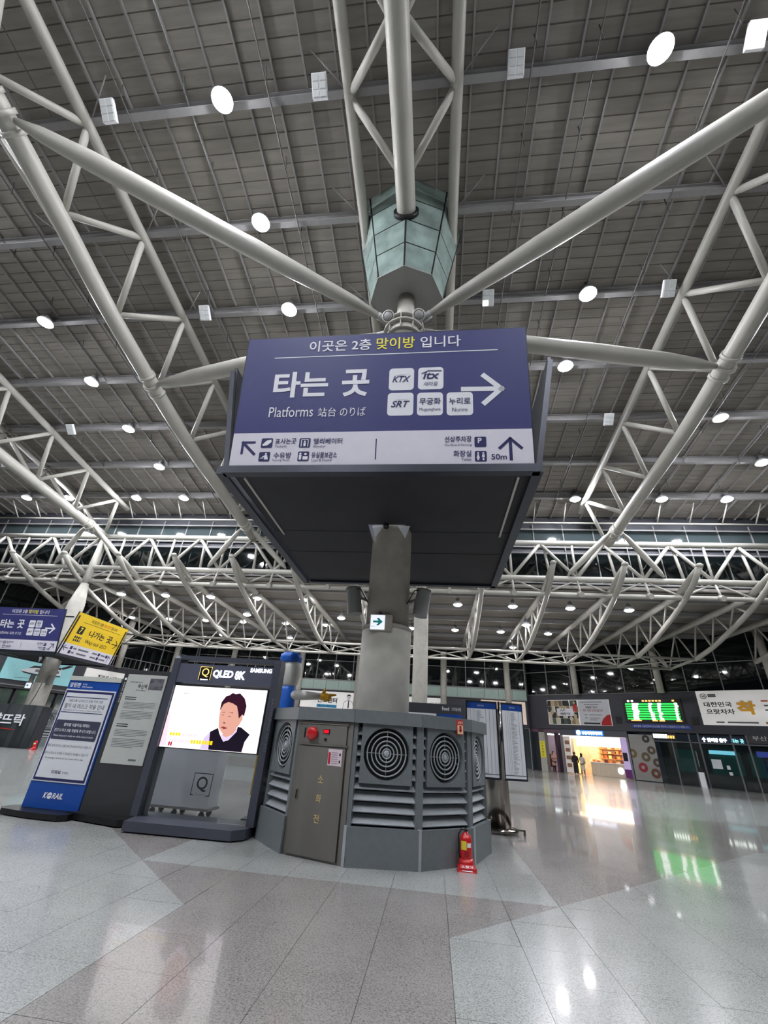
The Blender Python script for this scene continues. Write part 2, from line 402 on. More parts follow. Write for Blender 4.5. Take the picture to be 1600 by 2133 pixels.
# ================================================================ CROSS TRUSS at the end of the high roof
ct = thing('cross_truss', 'horizontal white truss spanning the hall under the clerestory windows', 'roof truss', (0, 25.7, 10))
YT = 25.75; hs = [-1.0+3.87*k for k in range(-8, 8)]
for z, r_ in ((13.35, 0.17), (10.95, 0.17), (9.95, 0.14)):
    MB().tube((-36, YT, z), (34, YT, z), r_, n=12).build('chord', STEEL, ct)
for X in hs:
    for dx in (-1.935, 1.935): MB().tube((X, YT, 13.3), (X+dx, YT, 11.0), 0.105, n=8).build('diagonal', STEEL, ct)
    MB().tube((X+0.25, YT+0.2, 13.3), (X+0.45, YT+0.2, 11.0), 0.09, n=8).build('post', STEEL, ct)
    MB().tube((X+1.935, YT, 13.3), (X+1.935, YT, 11.0), 0.08, n=8).build('post', STEEL, ct)
    for dx in (-1.935, 1.935): MB().tube((X+1.935, YT+0.02, 10.9), (X+1.935+dx, YT+0.02, 10.0), 0.06, n=6).build('diagonal', STEEL, ct)
    q = MB(); q.tube((X+1.935, YT, 10.9), (X+1.935, YT-0.25, 9.95), 0.07, n=8); q.tube((X+1.935, YT-0.42, 9.85), (X+1.935, YT-0.12, 9.98), 0.16, n=12)
    q.build('air_nozzle', STEEL, ct)

# clerestory windows behind the cross truss
YC = 26.9
wc = MB().box(-38, YC+0.05, 10.7, 36, YC+0.2, 16.0).build('wall_clerestory', FASC); tag(wc, kind='structure')
for z0, z1, m in ((11.15, 13.0, GLASS_D), (13.65, 14.75, GLASS_T)):
    me = MB().box(-0.93, -0.06, z0, 0.93, 0.0, z1).mesh('window_pane', m)
    for k in range(36): inst('window_pane', me, wc, (-33+1.935*k, YC, 0))
for z in (13.12, 13.55, 14.85, 11.05): MB().box(-38, YC-0.12, z-0.05, 36, YC-0.05, z+0.05).build('window_rail', STEEL2, wc)
me = MB().box(-0.03, -0.12, 11.0, 0.03, -0.05, 15.2).mesh('mullion', STEEL2)
for k in range(37): inst('mullion', me, wc, (-33.97+1.935*k, YC, 0))

# ================================================================ LOW ROOF beyond
RWX, RWY = (9.2, 47.7), 47.0
def xmax(y): return 9.2+(47.7-y)*1.221
def xmin(y): return -26.3-(47-y)*0.34
cl = MB().prism([(xmin(26.8)-0.5, 26.8, 10.75), (min(xmax(26.8), 35), 26.8, 10.75), (9.6, 47.6, 10.75), (-26.6, 47.6, 10.75)], (0, 0, 0.15)).build('ceiling_low', DECK)
tag(cl, kind='structure')
for k in range(51):
    y = 26.95+0.4*k; xa, xb = xmin(y)-0.2, xmax(y)
    q = strip(xa, xb, 0.4, 0); q.v = [p+V((0, y, 10.73)) for p in q.v]; q.build('roof_panel', DECK, cl)
for k in range(7):
    y = 28+3.1*k; MB().box(xmin(y), y-0.08, 10.35, xmax(y), y+0.08, 10.66).build('roof_beam', BEAM, cl)
CURV = [(23.44, 11.02), (24.0, 10.62), (24.68, 10.21), (26.69, 9.45), (28.77, 8.86), (30.93, 8.31), (33.23, 7.94)]
LOWX = [-1.0+3.87*k for k in range(-7, 8)]
for i, X in enumerate(LOWX):
    ye = min(46.8, 47.5-(X-9.2)/1.221) if X > 9 else 46.8
    side = 'left' if X < -1.5 else ('right' if X > -0.5 else 'straight behind')
    n_ = abs(i-7)
    nth = ['', 'first', 'second', 'third', 'fourth', 'fifth', 'sixth', 'seventh'][n_]
    lab = 'curved white low-roof truss in line with the central column' if n_ == 0 else f'curved white low-roof truss, {nth} to the {side} of the central column line'
    t = thing('curved_truss', lab, 'roof truss', (X, 33.2, 7.9), group='curved trusses under the low roof')
    if ye > 27: MB().tube((X, 26.2, 10.2), (X, ye, 10.2), 0.19, n=10).build('top_chord', STEEL, t)
    MB().path([(X, y, smooth_curve(CURV, y)) for y in [23.44+k*(33.23-23.44)/16 for k in range(17)]], 0.15, 10).build('bottom_chord', STEEL, t)
    MB().lathe([(0.0, -0.12), (0.17, -0.06), (0.19, 0.05), (0.1, 0.14), (0, 0.16)], (X, 23.44, 11.04), n=12, cap=False).build('horn_tip', STEEL, t)
    MB().path([(X, 23.5, 11.0), (X, 24.2, 10.8), (X, 26.3, 10.2)], [0.13, 0.17, 0.19], 10).build('horn_strut', STEEL, t)
    if ye > 37.2:
        MB().tube((X, 33.23, 7.94), (X, 37.0, 7.85), 0.10, n=8).build('tie_chord', STEEL, t)
        MB().tube((X, 37.0, 7.85), (X, ye, 10.1), 0.12, n=8).build('rear_chord', STEEL, t)
    pts = [26.7, 28.77, 30.93, 33.23]
    for a_, b_ in zip(pts, pts[1:]):
        ym = (a_+b_)/2
        for y in (a_, b_): MB().tube((X, y, smooth_curve(CURV, y)), (X, ym, 10.15), 0.065, n=6).build('web_member', STEEL, t)
    if ye > 37.2:
        for ya, za, yb_ in ((33.23, 7.94, 35.0), (37, 7.85, 35.0), (37, 7.85, 39.0)): MB().tube((X, ya, za), (X, yb_, 10.15), 0.065, n=6).build('web_member', STEEL, t)
ll = thing('low_lateral_truss', 'flat cross-braced white lateral truss joining the curved trusses at their lowest points', 'roof truss', (0, 35, 7.8))
MB().tube((-29, 33.23, 7.95), (19, 33.23, 7.95), 0.085, n=8).build('chord', STEEL, ll)
MB().tube((-29, 37.0, 7.85), (18.5, 37.0, 7.85), 0.10, n=8).build('chord', STEEL, ll)
for a_, b_ in zip(LOWX[:-2], LOWX[1:-2]):
    MB().tube((a_, 33.23, 7.95), (b_, 37, 7.85), 0.045, n=6).build('brace', STEEL, ll)
    MB().tube((b_, 33.23, 7.95), (a_, 37, 7.85), 0.045, n=6).build('brace', STEEL, ll)

# ================================================================ LAMPS
def make_lamp(lens, label, group, name='high_bay_lamp'):
    t = thing(name, label, 'lamp', group=group)
    MB().lathe([(0.10, 0.32), (0.14, 0.30), (0.15, 0.12), (0.10, 0.06)], n=14).build('housing', LAMPH, t, True)
    MB().tube((0, 0, 0.3), (0, 0, 0.62), 0.02, n=6).build('hanger_rod', LAMPH, t, True)
    q = MB(); q.lathe([(0.12, 0.09), (0.2, 0.05), (0.27, -0.03), (0.31, -0.13), (0.325, -0.13), (0.285, -0.02), (0.21, 0.065), (0.12, 0.105)], n=20, cap=False); q.build('reflector', ACRYL, t, True)
    MB().lathe([(0.02, -0.01), (0.20, -0.06), (0.27, -0.12), (0.24, -0.18), (0.15, -0.22), (0.02, -0.235)], n=12).build('lens', lens, t, True)
    return t
LAMPS = [(-6.4, 0), (5.86, 0), (-6.3, 1), (-6.15, 2), (5.84, 2), (-17.6, 2), (-17.6, 3), (-17.55, 4), (5.78, 3), (13.8, 4), (-17.45, 5), (17.5, 5),
         (-29.7, 6), (-26.3, 6), (-21.0, 6), (-17.4, 6), (8.7, 6), (13.75, 6), (17.4, 6),
         (-29.7, 2), (-29.7, 4), (17.5, 3), (17.5, 1), (-17.6, 0), (17.5, -2), (5.86, -2), (-6.4, -2), (-17.6, -2), (5.86, -4), (-6.4, -4), (-17.6, -4), (17.5, -4), (-6.4, -1), (-17.6, -1), (-17.6, -3), (-6.4, -3), (5.86, -3), (-17.6, -5), (-6.4, -5)]  # trailing entries: unseen lamps added to throw reflection streaks on the hydrant door
rown = {0: 'nearest', 1: 'second', 2: 'third', 3: 'fourth', 4: 'fifth', 5: 'sixth', 6: 'farthest'}
proto = None
for x, k in LAMPS:
    y = 4.84+3.2*k
    bay = 'left of the leftmost truss' if x < -24 else 'left of the left truss' if x < -12.6 else 'left of the overhead truss' if x < -1 else 'right of the overhead truss' if x < 10.9 else 'right of the right truss'
    vis = proj((x, y, zt(y)))
    inview = vis and 0 < vis[0] < 1600 and 0 < vis[1] < 2133
    lab = (f'glowing round high-bay lamp on the {rown[k]} ceiling beam, {bay}' if inview else 'glowing round high-bay lamp on a ceiling beam outside the picture')
    if k == 6: lab = f'glowing round lamp on the farthest beam, {"leftmost of the row" if x < -29 else "second from the left" if x < -26 else "third from the left" if x < -20 else "fourth, nearest the sign on the left" if x < -17 else "first to the right of the big sign" if x < 9 else "second to the right of the big sign" if x < 14 else "third to the right of the big sign"}'
    if proto is None: proto = make_lamp(LENS, lab, 'high-bay lamps of the main roof'); o = proto
    else: o = copy_tree(proto)
    o['label'] = lab; o.location = (x, y-0.22, zt(y)+0.12)
LOW = [(x, 28.2, 9.95) for x in (-23.0, -19.5, -16.0, -12.5, -9.1, -5.5, -2.0, 1.57, 5.16, 8.8, 12.4)] + \
      [(x, 36.0, 10.1) for x in (-27.5, -23.8, -20.3, -16.8, -12.9, -9.3, -5.6, -1.9, 1.74, 5.45, 9.2)] + \
      [(x, 31.5, 9.6) for x in (-14.5, -7.0, 6.6)] + [(7.2, 41.0, 9.9), (-14, 41, 9.9), (-21, 41, 9.9)]
lowp = None; cnt = {}
for x, y, z in LOW:
    row = {28.2: 'front row', 36.0: 'middle row', 31.5: 'sparse row', 41.0: 'rear row'}[y]
    cnt[row] = cnt.get(row, 0)+1
    num = ['first', 'second', 'third', 'fourth', 'fifth', 'sixth', 'seventh', 'eighth', 'ninth', 'tenth', 'eleventh'][cnt[row]-1]
    lab = f'small glowing lamp under the low roof, {num} from the left in the {row}'
    if lowp is None:
        lowp = make_lamp(LENS2, lab, 'lamps under the low roof', 'low_roof_lamp'); o = lowp
    else: o = copy_tree(lowp)
    o['label'] = lab; o.location = (x, y, z); o.scale = (0.95, 0.95, 0.95)
# grid floodlights on the beams
EM_S = mat('floodlight_cell', (214, 216, 214), 0.25, spec=0.8)
EM_L = mat('floodlight_cell_lit', (255, 250, 240), 0.3, emit=12)
fl = None
for x, k, lit in ((-10.1, 0, 0), (-3.4, 0, 0), (2.14, 0, 0), (8.15, 0, 1), (-9.9, 2, 0), (2.05, 2, 0), (8.74, 2, 0), (-21.2, 4, 0), (8.63, 4, 0)):
    y = 4.84+3.2*k
    where = {(-10.1, 0): 'nearest beam beside the left truss', (-3.4, 0): 'nearest beam just left of the overhead truss', (2.14, 0): 'nearest beam just right of the overhead truss', (8.15, 0): 'nearest beam at the right, the one lit bright',
             (-9.9, 2): 'third beam beside the left truss', (2.05, 2): 'third beam right of the lantern', (8.74, 2): 'third beam beside the right truss', (-21.2, 4): 'fifth beam at the far left', (8.63, 4): 'fifth beam right of the big sign'}[(x, k)]
    t = thing('emergency_floodlight', 'rectangular grid floodlight on the '+where, 'floodlight', (x, y-0.26, zt(y)+0.02), group='grid floodlights on the roof beams'); t.rotation_euler = (0.8, 0, 0)
    q = MB(); q.box(-0.22, -0.06, -0.30, 0.22, 0.06, 0.30); q.build('housing', P_WHITE, t, True)
    for a in (-1, 1):
        for b in (-1, 0, 1):
            MB().box(a*0.105-0.085, -0.08, b*0.19-0.08, a*0.105+0.085, -0.055, b*0.19+0.08).build('light_cell', EM_L if (lit or (x == 2.05 and a == -1 and b == -1)) else EM_S, t, True)
    MB().box(-0.03, 0.05, 0.0, 0.03, 0.12, 0.3).build('bracket', STEEL2, t, True)

# ================================================================ CENTRAL COLUMN
CX, CY = -1.0, 9.07
def make_column(cx, cy, label, zt_=13.3):
    t = thing('column', label, 'column', (cx, cy, 0))
    MB().lathe([(0.52, 0.0), (0.52, 3.55), (0.50, 3.62)], (cx, cy, 0), n=40).build('lower_shaft', CONC, t)
    q = MB(); q.lathe([(0.535, 3.54), (0.535, 3.60), (0.46, 3.64)], (cx, cy, 0), n=40, cap=False); q.build('collar_ring', CONC2, t)
    MB().lathe([(0.455, 3.56), (0.455, 6.2), (0.44, 12.4), (0.40, 12.6)], (cx, cy, 0), n=40).build('upper_shaft', CONC2, t)
    return t
col = make_column(CX, CY, 'round concrete column rising from the fan kiosk through the big navy sign box')
# steel crown on the column with branch struts
cr = thing('branch_strut_crown', 'white steel branching crown on top of the central column, below the glass lantern', 'column head', (CX, CY, 12.6))
MB().lathe([(0.40, 12.3), (0.52, 12.5), (0.56, 12.9), (0.50, 13.25), (0.36, 13.4), (0.29, 13.5), (0.28, 14.62)], (CX, CY, 0), n=28).build('crown_shaft', STEEL, cr)
for z, r_ in ((12.55, 0.60), (12.85, 0.66), (13.15, 0.62)):
    MB().lathe([(r_-0.1, z-0.035), (r_, z-0.03), (r_, z+0.03), (r_-0.1, z+0.035)], (CX, CY, 0), n=32).build('collar_ring', STEEL, cr)
for k in range(10):
    a = 2*math.pi*k/10+0.2; MB().obox((CX+0.57*math.cos(a), CY+0.57*math.sin(a), 12.85), (0.06*math.cos(a), 0.06*math.sin(a), 0), (-0.015*math.sin(a), 0.015*math.cos(a), 0), (0, 0, 0.3)).build('stiffener', STEEL, cr)
TIPS = [(-12.55, 4.0), (10.9, 4.0), (-12.55, 12.65), (10.9, 12.65)]
for X, Y in TIPS:
    a = V((CX, CY, 13.1)); b = V((X, Y, zb(Y)-0.05)); d = (b-a).normalized()
    p0 = a+d*0.95; p1 = b-d*0.42
    q = MB(); q.path([a+d*0.35, p0], [0.12, 0.12], 10); q.build('pin_link', STEEL2, cr)
    MB().path([p0-d*0.05, p0+d*0.9, p0.lerp(p1, 0.3), p0.lerp(p1, 0.55), p0.lerp(p1, 0.8), p1-d*0.8, p1], [0.10, 0.20, 0.28, 0.305, 0.29, 0.21, 0.09], 18).build('branch_strut', STEEL, cr)
for s_ in (-1, 1):   # round floodlights either side of the crown
    c = V((CX+s_*0.47, CY-0.5, 13.1)); ax = V((s_*0.15, -0.8, -0.45)).normalized()
    f = thing('spotlight', f'round white unlit spotlight on the {"left" if s_ < 0 else "right"} side of the column crown', 'spotlight', tuple(c), group='spotlights on the column crown')
    MB().lathe([(0.12, -0.32), (0.17, -0.2), (0.19, 0.0), (0.2, 0.03)], c, ax, n=20).build('body', STEEL, f)
    MB().lathe([(0.2, 0.03), (0.2, 0.06), (0.15, 0.06), (0.145, 0.03)], c, ax, n=24).build('rim', STEEL, f)
    MB().lathe([(0.148, 0.061), (0.145, 0.066), (0.01, 0.07)], c, ax, n=24).build('lens', STEEL2, f)
    MB().lathe([(0.155, 0.058), (0.155, 0.068), (0.143, 0.068), (0.143, 0.058)], c, ax, n=24).build('lens_gasket', BLACK, f)
    MB().tube(c-ax*0.15, V((CX+s_*0.3, CY-0.2, 12.9)), 0.04, n=8).build('yoke', STEEL2, f)

# ---------------------------------------------------------------- glass lantern
ln = thing('glass_lantern', 'faceted frosted green glass lantern hanging above the column crown', 'lantern', (CX, CY, 14.55))
NZ = 4; z0_, z1_ = 14.55, 18.45; R0, R1 = 1.2, 1.93
def lp(a, z, k=1.0):
    r = (R0+(R1-R0)*(z-z0_)/(z1_-z0_))*k; return V((CX+r*math.sin(a), CY-r*math.cos(a), z))
for i in range(8):
    a, b = i*math.pi/4, (i+1)*math.pi/4
    for j in range(NZ):
        za = z0_+(z1_-z0_)*j/NZ+0.02; zc = z0_+(z1_-z0_)*(j+1)/NZ-0.02
        p = [lp(a+0.02, za), lp(b-0.02, za), lp(b-0.02, zc), lp(a+0.02, zc)]
        n = (p[1]-p[0]).cross(p[3]-p[0]).normalized()
        MB().prism([q_-n*0.025 for q_ in p], n*0.025).build('glass_pane', FROST, ln)
        if j > 0: MB().beam(lp(a, za-0.02, 0.992), lp(b, za-0.02, 0.992), 0.045, 0.045).build('transom', BLACK, ln)
    MB().beam(lp(a, z0_, 0.995), lp(a, z1_, 0.995), 0.05, 0.05).build('mullion', BLACK, ln)
    MB().beam(lp(a, z0_, 1.0), lp(b, z0_, 1.0), 0.05, 0.05).build('bottom_rim', STEEL2, ln)
    MB().prism([lp(a, z0_, 0.99), lp(b, z0_, 0.99), V((CX+0.28*math.sin(b), CY-0.28*math.cos(b), z0_+0.06)), V((CX+0.28*math.sin(a), CY-0.28*math.cos(a), z0_+0.06))], (0, 0, 0.03)).build('soffit_panel', STEEL2, ln)
MB().tube((CX, 7.44, 16.9), (CX, 7.56, 16.89), 0.42, n=18).build('chord_gasket', BLACK, ln)

# ---------------------------------------------------------------- column speakers and exit sign
for s_ in (-1, 1):
    sx = CX+s_*0.72; t = thing('column_speaker', f'grey half-round column loudspeaker on the {"left" if s_ < 0 else "right"} of the central column', 'loudspeaker', (sx, CY-0.12, 3.85), group='column loudspeakers')
    ax = V((-s_*0.16, 0, -1)).normalized(); c = V((sx+s_*0.06, CY-0.15, 4.4)); q = MB()
    x_, y_ = V((0, -1, 0)), ax.cross(V((0, -1, 0)))
    prof = [c+(x_*math.cos(th)*0.16+y_*math.sin(th)*0.16*1.0) for th in [math.pi*2*k/20 for k in range(20)]]
    q.prism(prof, ax*0.55); q.build('cabinet', STEEL2, t)
    MB().prism([p+(c-p)*-0.06-ax*0.03 for p in prof], ax*0.03).build('top_cap', LAMPH, t)
    MB().path([c+V((0, 0.05, -0.1)), V((CX+s_*0.45, CY, 4.2))], 0.03, 8).build('bracket', STEEL2, t)
    MB().path([c+V((-s_*0.05, -0.1, 0.0)), c+V((-s_*0.2, -0.2, -0.05)), V((CX+s_*0.42, CY-0.2, 4.1))], 0.012, 6).build('cable', BLACK, t)
ex = thing('exit_direction_sign', 'small lit white sign with a teal arrow on the column', 'sign', (-1.08, 8.55, 3.45))
pe = Panel((-1.28, 8.52, 3.46), (1, 0, 0), (0, 0, 1))
pe.slab(-0.02, -0.02, 0.44, 0.31, -0.10, -0.005, CONC2, 'housing', ex)
fc = pe.slab(0, 0, 0.29, 0.29, -0.004, 0.006, mat('exit_sign_face', (236, 240, 250), 0.4, emit=0.75), 'face', ex)
pe.poly([(0.05, 0.135), (0.16, 0.135), (0.12, 0.08), (0.165, 0.08), (0.25, 0.155), (0.165, 0.23), (0.12, 0.23), (0.16, 0.175), (0.05, 0.175)], P_TEAL, 'arrow', fc, 0.009)
pe.text('비상', 0.03, 0.04, 0.035, P_GREY, fc, wd=0.05, d=0.009)
MB().lathe([(0.03, 0), (0.035, 0.04), (0.01, 0.06)], (-1.1, 8.56, 3.77), n=10).build('sensor', BLACK, ex)

# ================================================================ SIGN BOXES
def pictos(p, t, box, kind, dark=P_NAVY, lite=P_WHITE):
    a, b, c, e = box; w_, h_ = c-a, e-b
    p.rrect(a, b, c, e, 0.12*h_, dark, 'pictogram_tile', t, 0.004)
    X = lambda s, r: (a+s*w_, b+r*h_)
    def pl(l, nm='pictogram'): p.poly([X(*q) for q in l], lite, nm, t, 0.007)
    def dot(s, r, rad): pl([(s+rad*math.cos(k*math.pi/5), r+rad*math.sin(k*math.pi/5)) for k in range(10)])
    if kind == 'ticket': pl([(0.1, 0.3), (0.45, 0.75), (0.85, 0.85), (0.9, 0.6), (0.55, 0.25), (0.2, 0.2)]); 
    elif kind == 'lift':
        p.line([X(0.2, 0.15), X(0.2, 0.85), X(0.8, 0.85), X(0.8, 0.15)], 0.07*w_, lite, 'pictogram', t, 0.007); dot(0.5, 0.66, 0.09); pl([(0.4, 0.15), (0.6, 0.15), (0.6, 0.55), (0.4, 0.55)])
    elif kind == 'nursing': dot(0.62, 0.78, 0.1); pl([(0.5, 0.2), (0.85, 0.2), (0.75, 0.65), (0.55, 0.65), (0.3, 0.5), (0.32, 0.4), (0.5, 0.45)]); pl([(0.12, 0.3), (0.42, 0.3), (0.4, 0.38), (0.14, 0.38)])
    elif kind == 'lost': dot(0.22, 0.78, 0.1); pl([(0.12, 0.15), (0.32, 0.15), (0.34, 0.65), (0.1, 0.65)]); pl([(0.45, 0.15), (0.9, 0.15), (0.9, 0.5), (0.45, 0.5)]); dot(0.68, 0.72, 0.12)
    elif kind == 'park': p.text('P', *X(0.28, 0.38), 0.5*h_, lite, t, bold=0.03)
    elif kind == 'toilet':
        for s in (0.28, 0.72):
            dot(s, 0.8, 0.09)
            pl([(s-0.14, 0.3), (s+0.14, 0.3), (s+0.06, 0.68), (s-0.06, 0.68)] if s < 0.5 else [(s-0.12, 0.4), (s+0.12, 0.4), (s+0.1, 0.68), (s-0.1, 0.68)]); pl([(s-0.07, 0.12), (s+0.07, 0.12), (s+0.07, 0.35), (s-0.07, 0.35)])
def navy_face(p, t, k=1.0, near=True):
    S = lambda *a: tuple(x*k for x in a)
    W_, H_ = 5.68*k, 2.98*k
    fr = p.slab(-0.02, -0.02, W_+0.02, H_+0.02, -0.07, -0.002, GUN, 'sign_frame', t)
    bp = p.rect(0, 0.75*k, W_, H_, S_BLUE, 'navy_face', t, 0.0); wp = p.rect(0, 0, W_, 0.75*k, S_WHITE, 'white_face', t, 0.0)
    T = lambda s, u, v, h, m, wd, par=bp, b=0.012, **kw: p.text(s, u*k, v*k, h*k, m, par, wd=wd*k, bold=b, **kw)
    T('이곳은', 1.34, 2.60, 0.27, P_WHITE, 0.79); T('2층', 2.23, 2.60, 0.27, P_WHITE, 0.40); T('맞이방', 2.74, 2.60, 0.28, P_YEL, 0.78); T('입니다', 3.63, 2.60, 0.27, P_WHITE, 0.80)
    p.rect(*S(0.61, 2.475, 5.14, 2.495), P_WHITE, 'rule_line', bp)
    T('타는', 0.68, 1.53, 0.60, P_WHITE, 1.13, b=0.03); T('곳', 2.09, 1.52, 0.62, P_WHITE, 0.55, b=0.03)
    T('Platforms', 0.66, 1.09, 0.23, P_WHITE, 0.90, b=0.0); T('站台', 1.66, 1.08, 0.20, P_WHITE, 0.36, b=0.0); T('のりば', 2.10, 1.08, 0.20, P_WHITE, 0.50, b=0.0)
    for (a, b_, c, e), l1, l2 in (((3.03, 1.63, 3.52, 2.13), 'KTX', None), ((3.6, 1.63, 4.09, 2.13), 'itx', '새마을'), ((3.02, 1.07, 3.52, 1.57), 'SRT', None), ((3.59, 1.06, 4.08, 1.56), '무궁화', 'Mugunghwa'), ((4.15, 1.05, 4.64, 1.55), '누리로', 'Nuriro')):
        p.rrect(*S(a, b_, c, e), 0.07*k, P_WHITE, 'logo_tile', bp, 0.004)
        cx = (a+c)/2
        if l2 is None:
            T(l1, cx-0.18, b_+0.18, 0.14, P_NAVY, 0.36, shear=0.35, b=0.02, d=0.010); p.poly([tuple(x*k for x in q) for q in ((cx-0.16, b_+0.33), (cx+0.22, b_+0.36), (cx-0.05, b_+0.345))], P_NAVY, 'logo_swoosh', bp, 0.010)
        elif l1 == 'itx':
            T(l1, cx-0.15, b_+0.23, 0.17, P_NAVY, 0.32, shear=0.2, b=0.02, d=0.010); T(l2, cx-0.14, b_+0.07, 0.10, P_NAVY, 0.28, shear=0.2, b=0.0, d=0.010)
            p.line([tuple(x*k for x in q) for q in ((cx-0.17, b_+0.36), (cx-0.05, b_+0.42), (cx+0.2, b_+0.41))], 0.02*k, P_NAVY, 'logo_swoosh', bp, 0.010)
        else: T(l1, cx-0.20, b_+0.23, 0.15, P_NAVY, 0.40, b=0.015, d=0.010); T(l2, cx-0.20 if len(l2) > 7 else cx-0.14, b_+0.08, 0.085, P_NAVY, 0.40 if len(l2) > 7 else 0.28, b=0.0, d=0.010)
    p.line([S(4.47, 1.615), S(5.17, 1.605)], 0.10*k, P_WHITE, 'arrow_shaft', bp); p.line([S(4.86, 1.90), S(5.17, 1.605), S(4.86, 1.31)], 0.10*k, P_WHITE, 'arrow_head', bp, 0.005)
    if near: p.line([S(0.22, 0.32), S(0.22, 0.545), S(0.45, 0.545)], 0.05*k, P_NAVY, 'arrow_head', wp); p.line([S(0.22, 0.545), S(0.47, 0.30)], 0.055*k, P_NAVY, 'arrow_shaft', wp, 0.005)
    for box, kd in (((0.59, 0.425, 0.82, 0.63), 'ticket'), ((1.35, 0.42, 1.57, 0.62), 'lift'), ((0.58, 0.14, 0.80, 0.34), 'nursing'), ((1.35, 0.14, 1.57, 0.34), 'lost'), ((4.65, 0.39, 4.86, 0.60), 'park'), ((4.65, 0.105, 4.86, 0.31), 'toilet')):
        pictos(p, wp, S(*box), kd)
    T('표사는곳', 0.87, 0.50, 0.125, P_NAVY, 0.42, wp, 0.015); T('Tickets', 0.87, 0.43, 0.05, P_NAVY, 0.24, wp, 0)
    T('엘리베이터', 1.63, 0.49, 0.125, P_NAVY, 0.56, wp, 0.015); T('Elevator', 1.64, 0.42, 0.05, P_NAVY, 0.24, wp, 0)
    T('수유방', 0.87, 0.20, 0.125, P_NAVY, 0.35, wp, 0.015); T('Nursing Room', 0.86, 0.135, 0.05, P_NAVY, 0.34, wp, 0)
    T('유실물보관소', 1.62, 0.20, 0.125, P_NAVY, 0.49, wp, 0.015); T('Lost & Found', 1.63, 0.135, 0.05, P_NAVY, 0.38, wp, 0)
    p.rect(*S(2.83, 0.16, 2.85, 0.59), P_NAVY, 'divider', wp)
    T('선상주차장', 4.11, 0.49, 0.125, P_NAVY, 0.49, wp, 0.015); T('On-Board Parking', 4.11, 0.405, 0.055, P_NAVY, 0.49, wp, 0)
    T('화장실', 4.27, 0.20, 0.125, P_NAVY, 0.32, wp, 0.015); T('Toilet', 4.41, 0.12, 0.055, P_NAVY, 0.18, wp, 0); T('50m', 4.94, 0.14, 0.11, P_NAVY, 0.27, wp, 0.015)
    if near: p.line([S(5.285, 0.15), S(5.285, 0.55)], 0.055*k, P_NAVY, 'arrow_shaft', wp); p.line([S(5.10, 0.37), S(5.285, 0.555), S(5.47, 0.37)], 0.055*k, P_NAVY, 'arrow_head', wp, 0.005)
    else: p.line([S(5.12, 0.2), S(5.45, 0.55)], 0.05*k, P_NAVY, 'arrow_shaft', wp); p.line([S(5.2, 0.55), S(5.45, 0.55), S(5.45, 0.3)], 0.05*k, P_NAVY, 'arrow_head', wp, 0.005)
def yellow_face(p, t, k=1.0, detail=True):
    W_, H_ = 5.68*k, 2.98*k
    p.slab(-0.02, -0.02, W_+0.02, H_+0.02, -0.07, -0.002, GUN, 'sign_frame', t)
    yp = p.rect(0, 0.78*k, W_, H_, S_YEL, 'yellow_face', t, 0.0); wp = p.rect(0, 0, W_, 0.78*k, S_WHITE, 'white_face', t, 0.0)
    if not detail: return
    q = W_/4.55
    T = lambda s, u, v, h, m, wd, par=yp, b=0.012, **kw: p.text(s, u*q, v*q, h*q, m, par, wd=wd*q, bold=b, **kw)
    T('이곳은 2층', 1.2, 2.02, 0.2, P_BLACK, 1.05); T('맞이방', 2.33, 2.02, 0.2, P_ORANGE, 0.6); T('입니다', 3.0, 2.02, 0.2, P_BLACK, 0.6)
    p.rect(0.65*q, 1.91*q, 4.07*q, 1.93*q, P_BLACK, 'rule_line', yp)
    p.rrect(0.55*q, 1.23*q, 1.02*q, 1.68*q, 0.05, P_BLACK, 'number_tile', yp); T('7', 0.69, 1.3, 0.32, P_YEL, 0.2, d=0.01, b=0.02)
    for r_ in range(2):
        for c_ in range(4): p.rect((0.58+0.15*c_)*q, (0.8+0.17*r_)*q, (0.68+0.15*c_)*q, (0.93+0.17*r_)*q, P_BLACK if c_ < 3 else P_GREY, 'fine_print', yp)
    T('나가는', 1.5, 1.24, 0.4, P_BLACK, 1.35, b=0.02); T('곳', 3.1, 1.22, 0.42, P_BLACK, 0.5, b=0.02); T('Way out', 1.5, 0.78, 0.28, P_BLACK, 1.2, b=0.01); T('出口', 2.85, 0.82, 0.24, P_BLACK, 0.55)
    p.line([(3.75*q, 1.24*q), (4.25*q, 1.24*q)], 0.05*q, P_BLACK, 'arrow_shaft', yp); p.line([(4.0*q, 1.48*q), (4.25*q, 1.24*q), (4.0*q, 1.0*q)], 0.05*q, P_BLACK, 'arrow_head', yp)
    p.line([(0.2*q, 0.36*q), (0.55*q, 0.36*q)], 0.04*q, P_NAVY, 'arrow_shaft', wp); p.line([(0.35*q, 0.5*q), (0.2*q, 0.36*q), (0.35*q, 0.22*q)], 0.04*q, P_NAVY, 'arrow_head', wp)
    for u, v in ((0.7, 0.34), (0.7, 0.1), (3.05, 0.34), (3.05, 0.1), (3.75, 0.34)): p.rrect(u*q, v*q, (u+0.18)*q, (v+0.18)*q, 0.02, P_NAVY, 'pictogram_tile', wp)
    for u, v, l in ((0.95, 0.38, 0.25), (1.35, 0.38, 0.85), (0.95, 0.14, 0.2), (1.35, 0.14, 0.8), (2.55, 0.38, 0.42), (2.5, 0.14, 0.48), (3.3, 0.38, 0.4), (3.3, 0.14, 0.55)): p.rect(u*q, v*q, (u+l)*q, (v+0.09)*q, P_GREY, 'fine_print', wp)
    p.line([(4.05*q, 0.12*q), (4.05*q, 0.5*q)], 0.04*q, P_NAVY, 'arrow_shaft', wp); p.line([(3.93*q, 0.36*q), (4.05*q, 0.5*q), (4.2*q, 0.36*q)], 0.04*q, P_NAVY, 'arrow_head', wp)
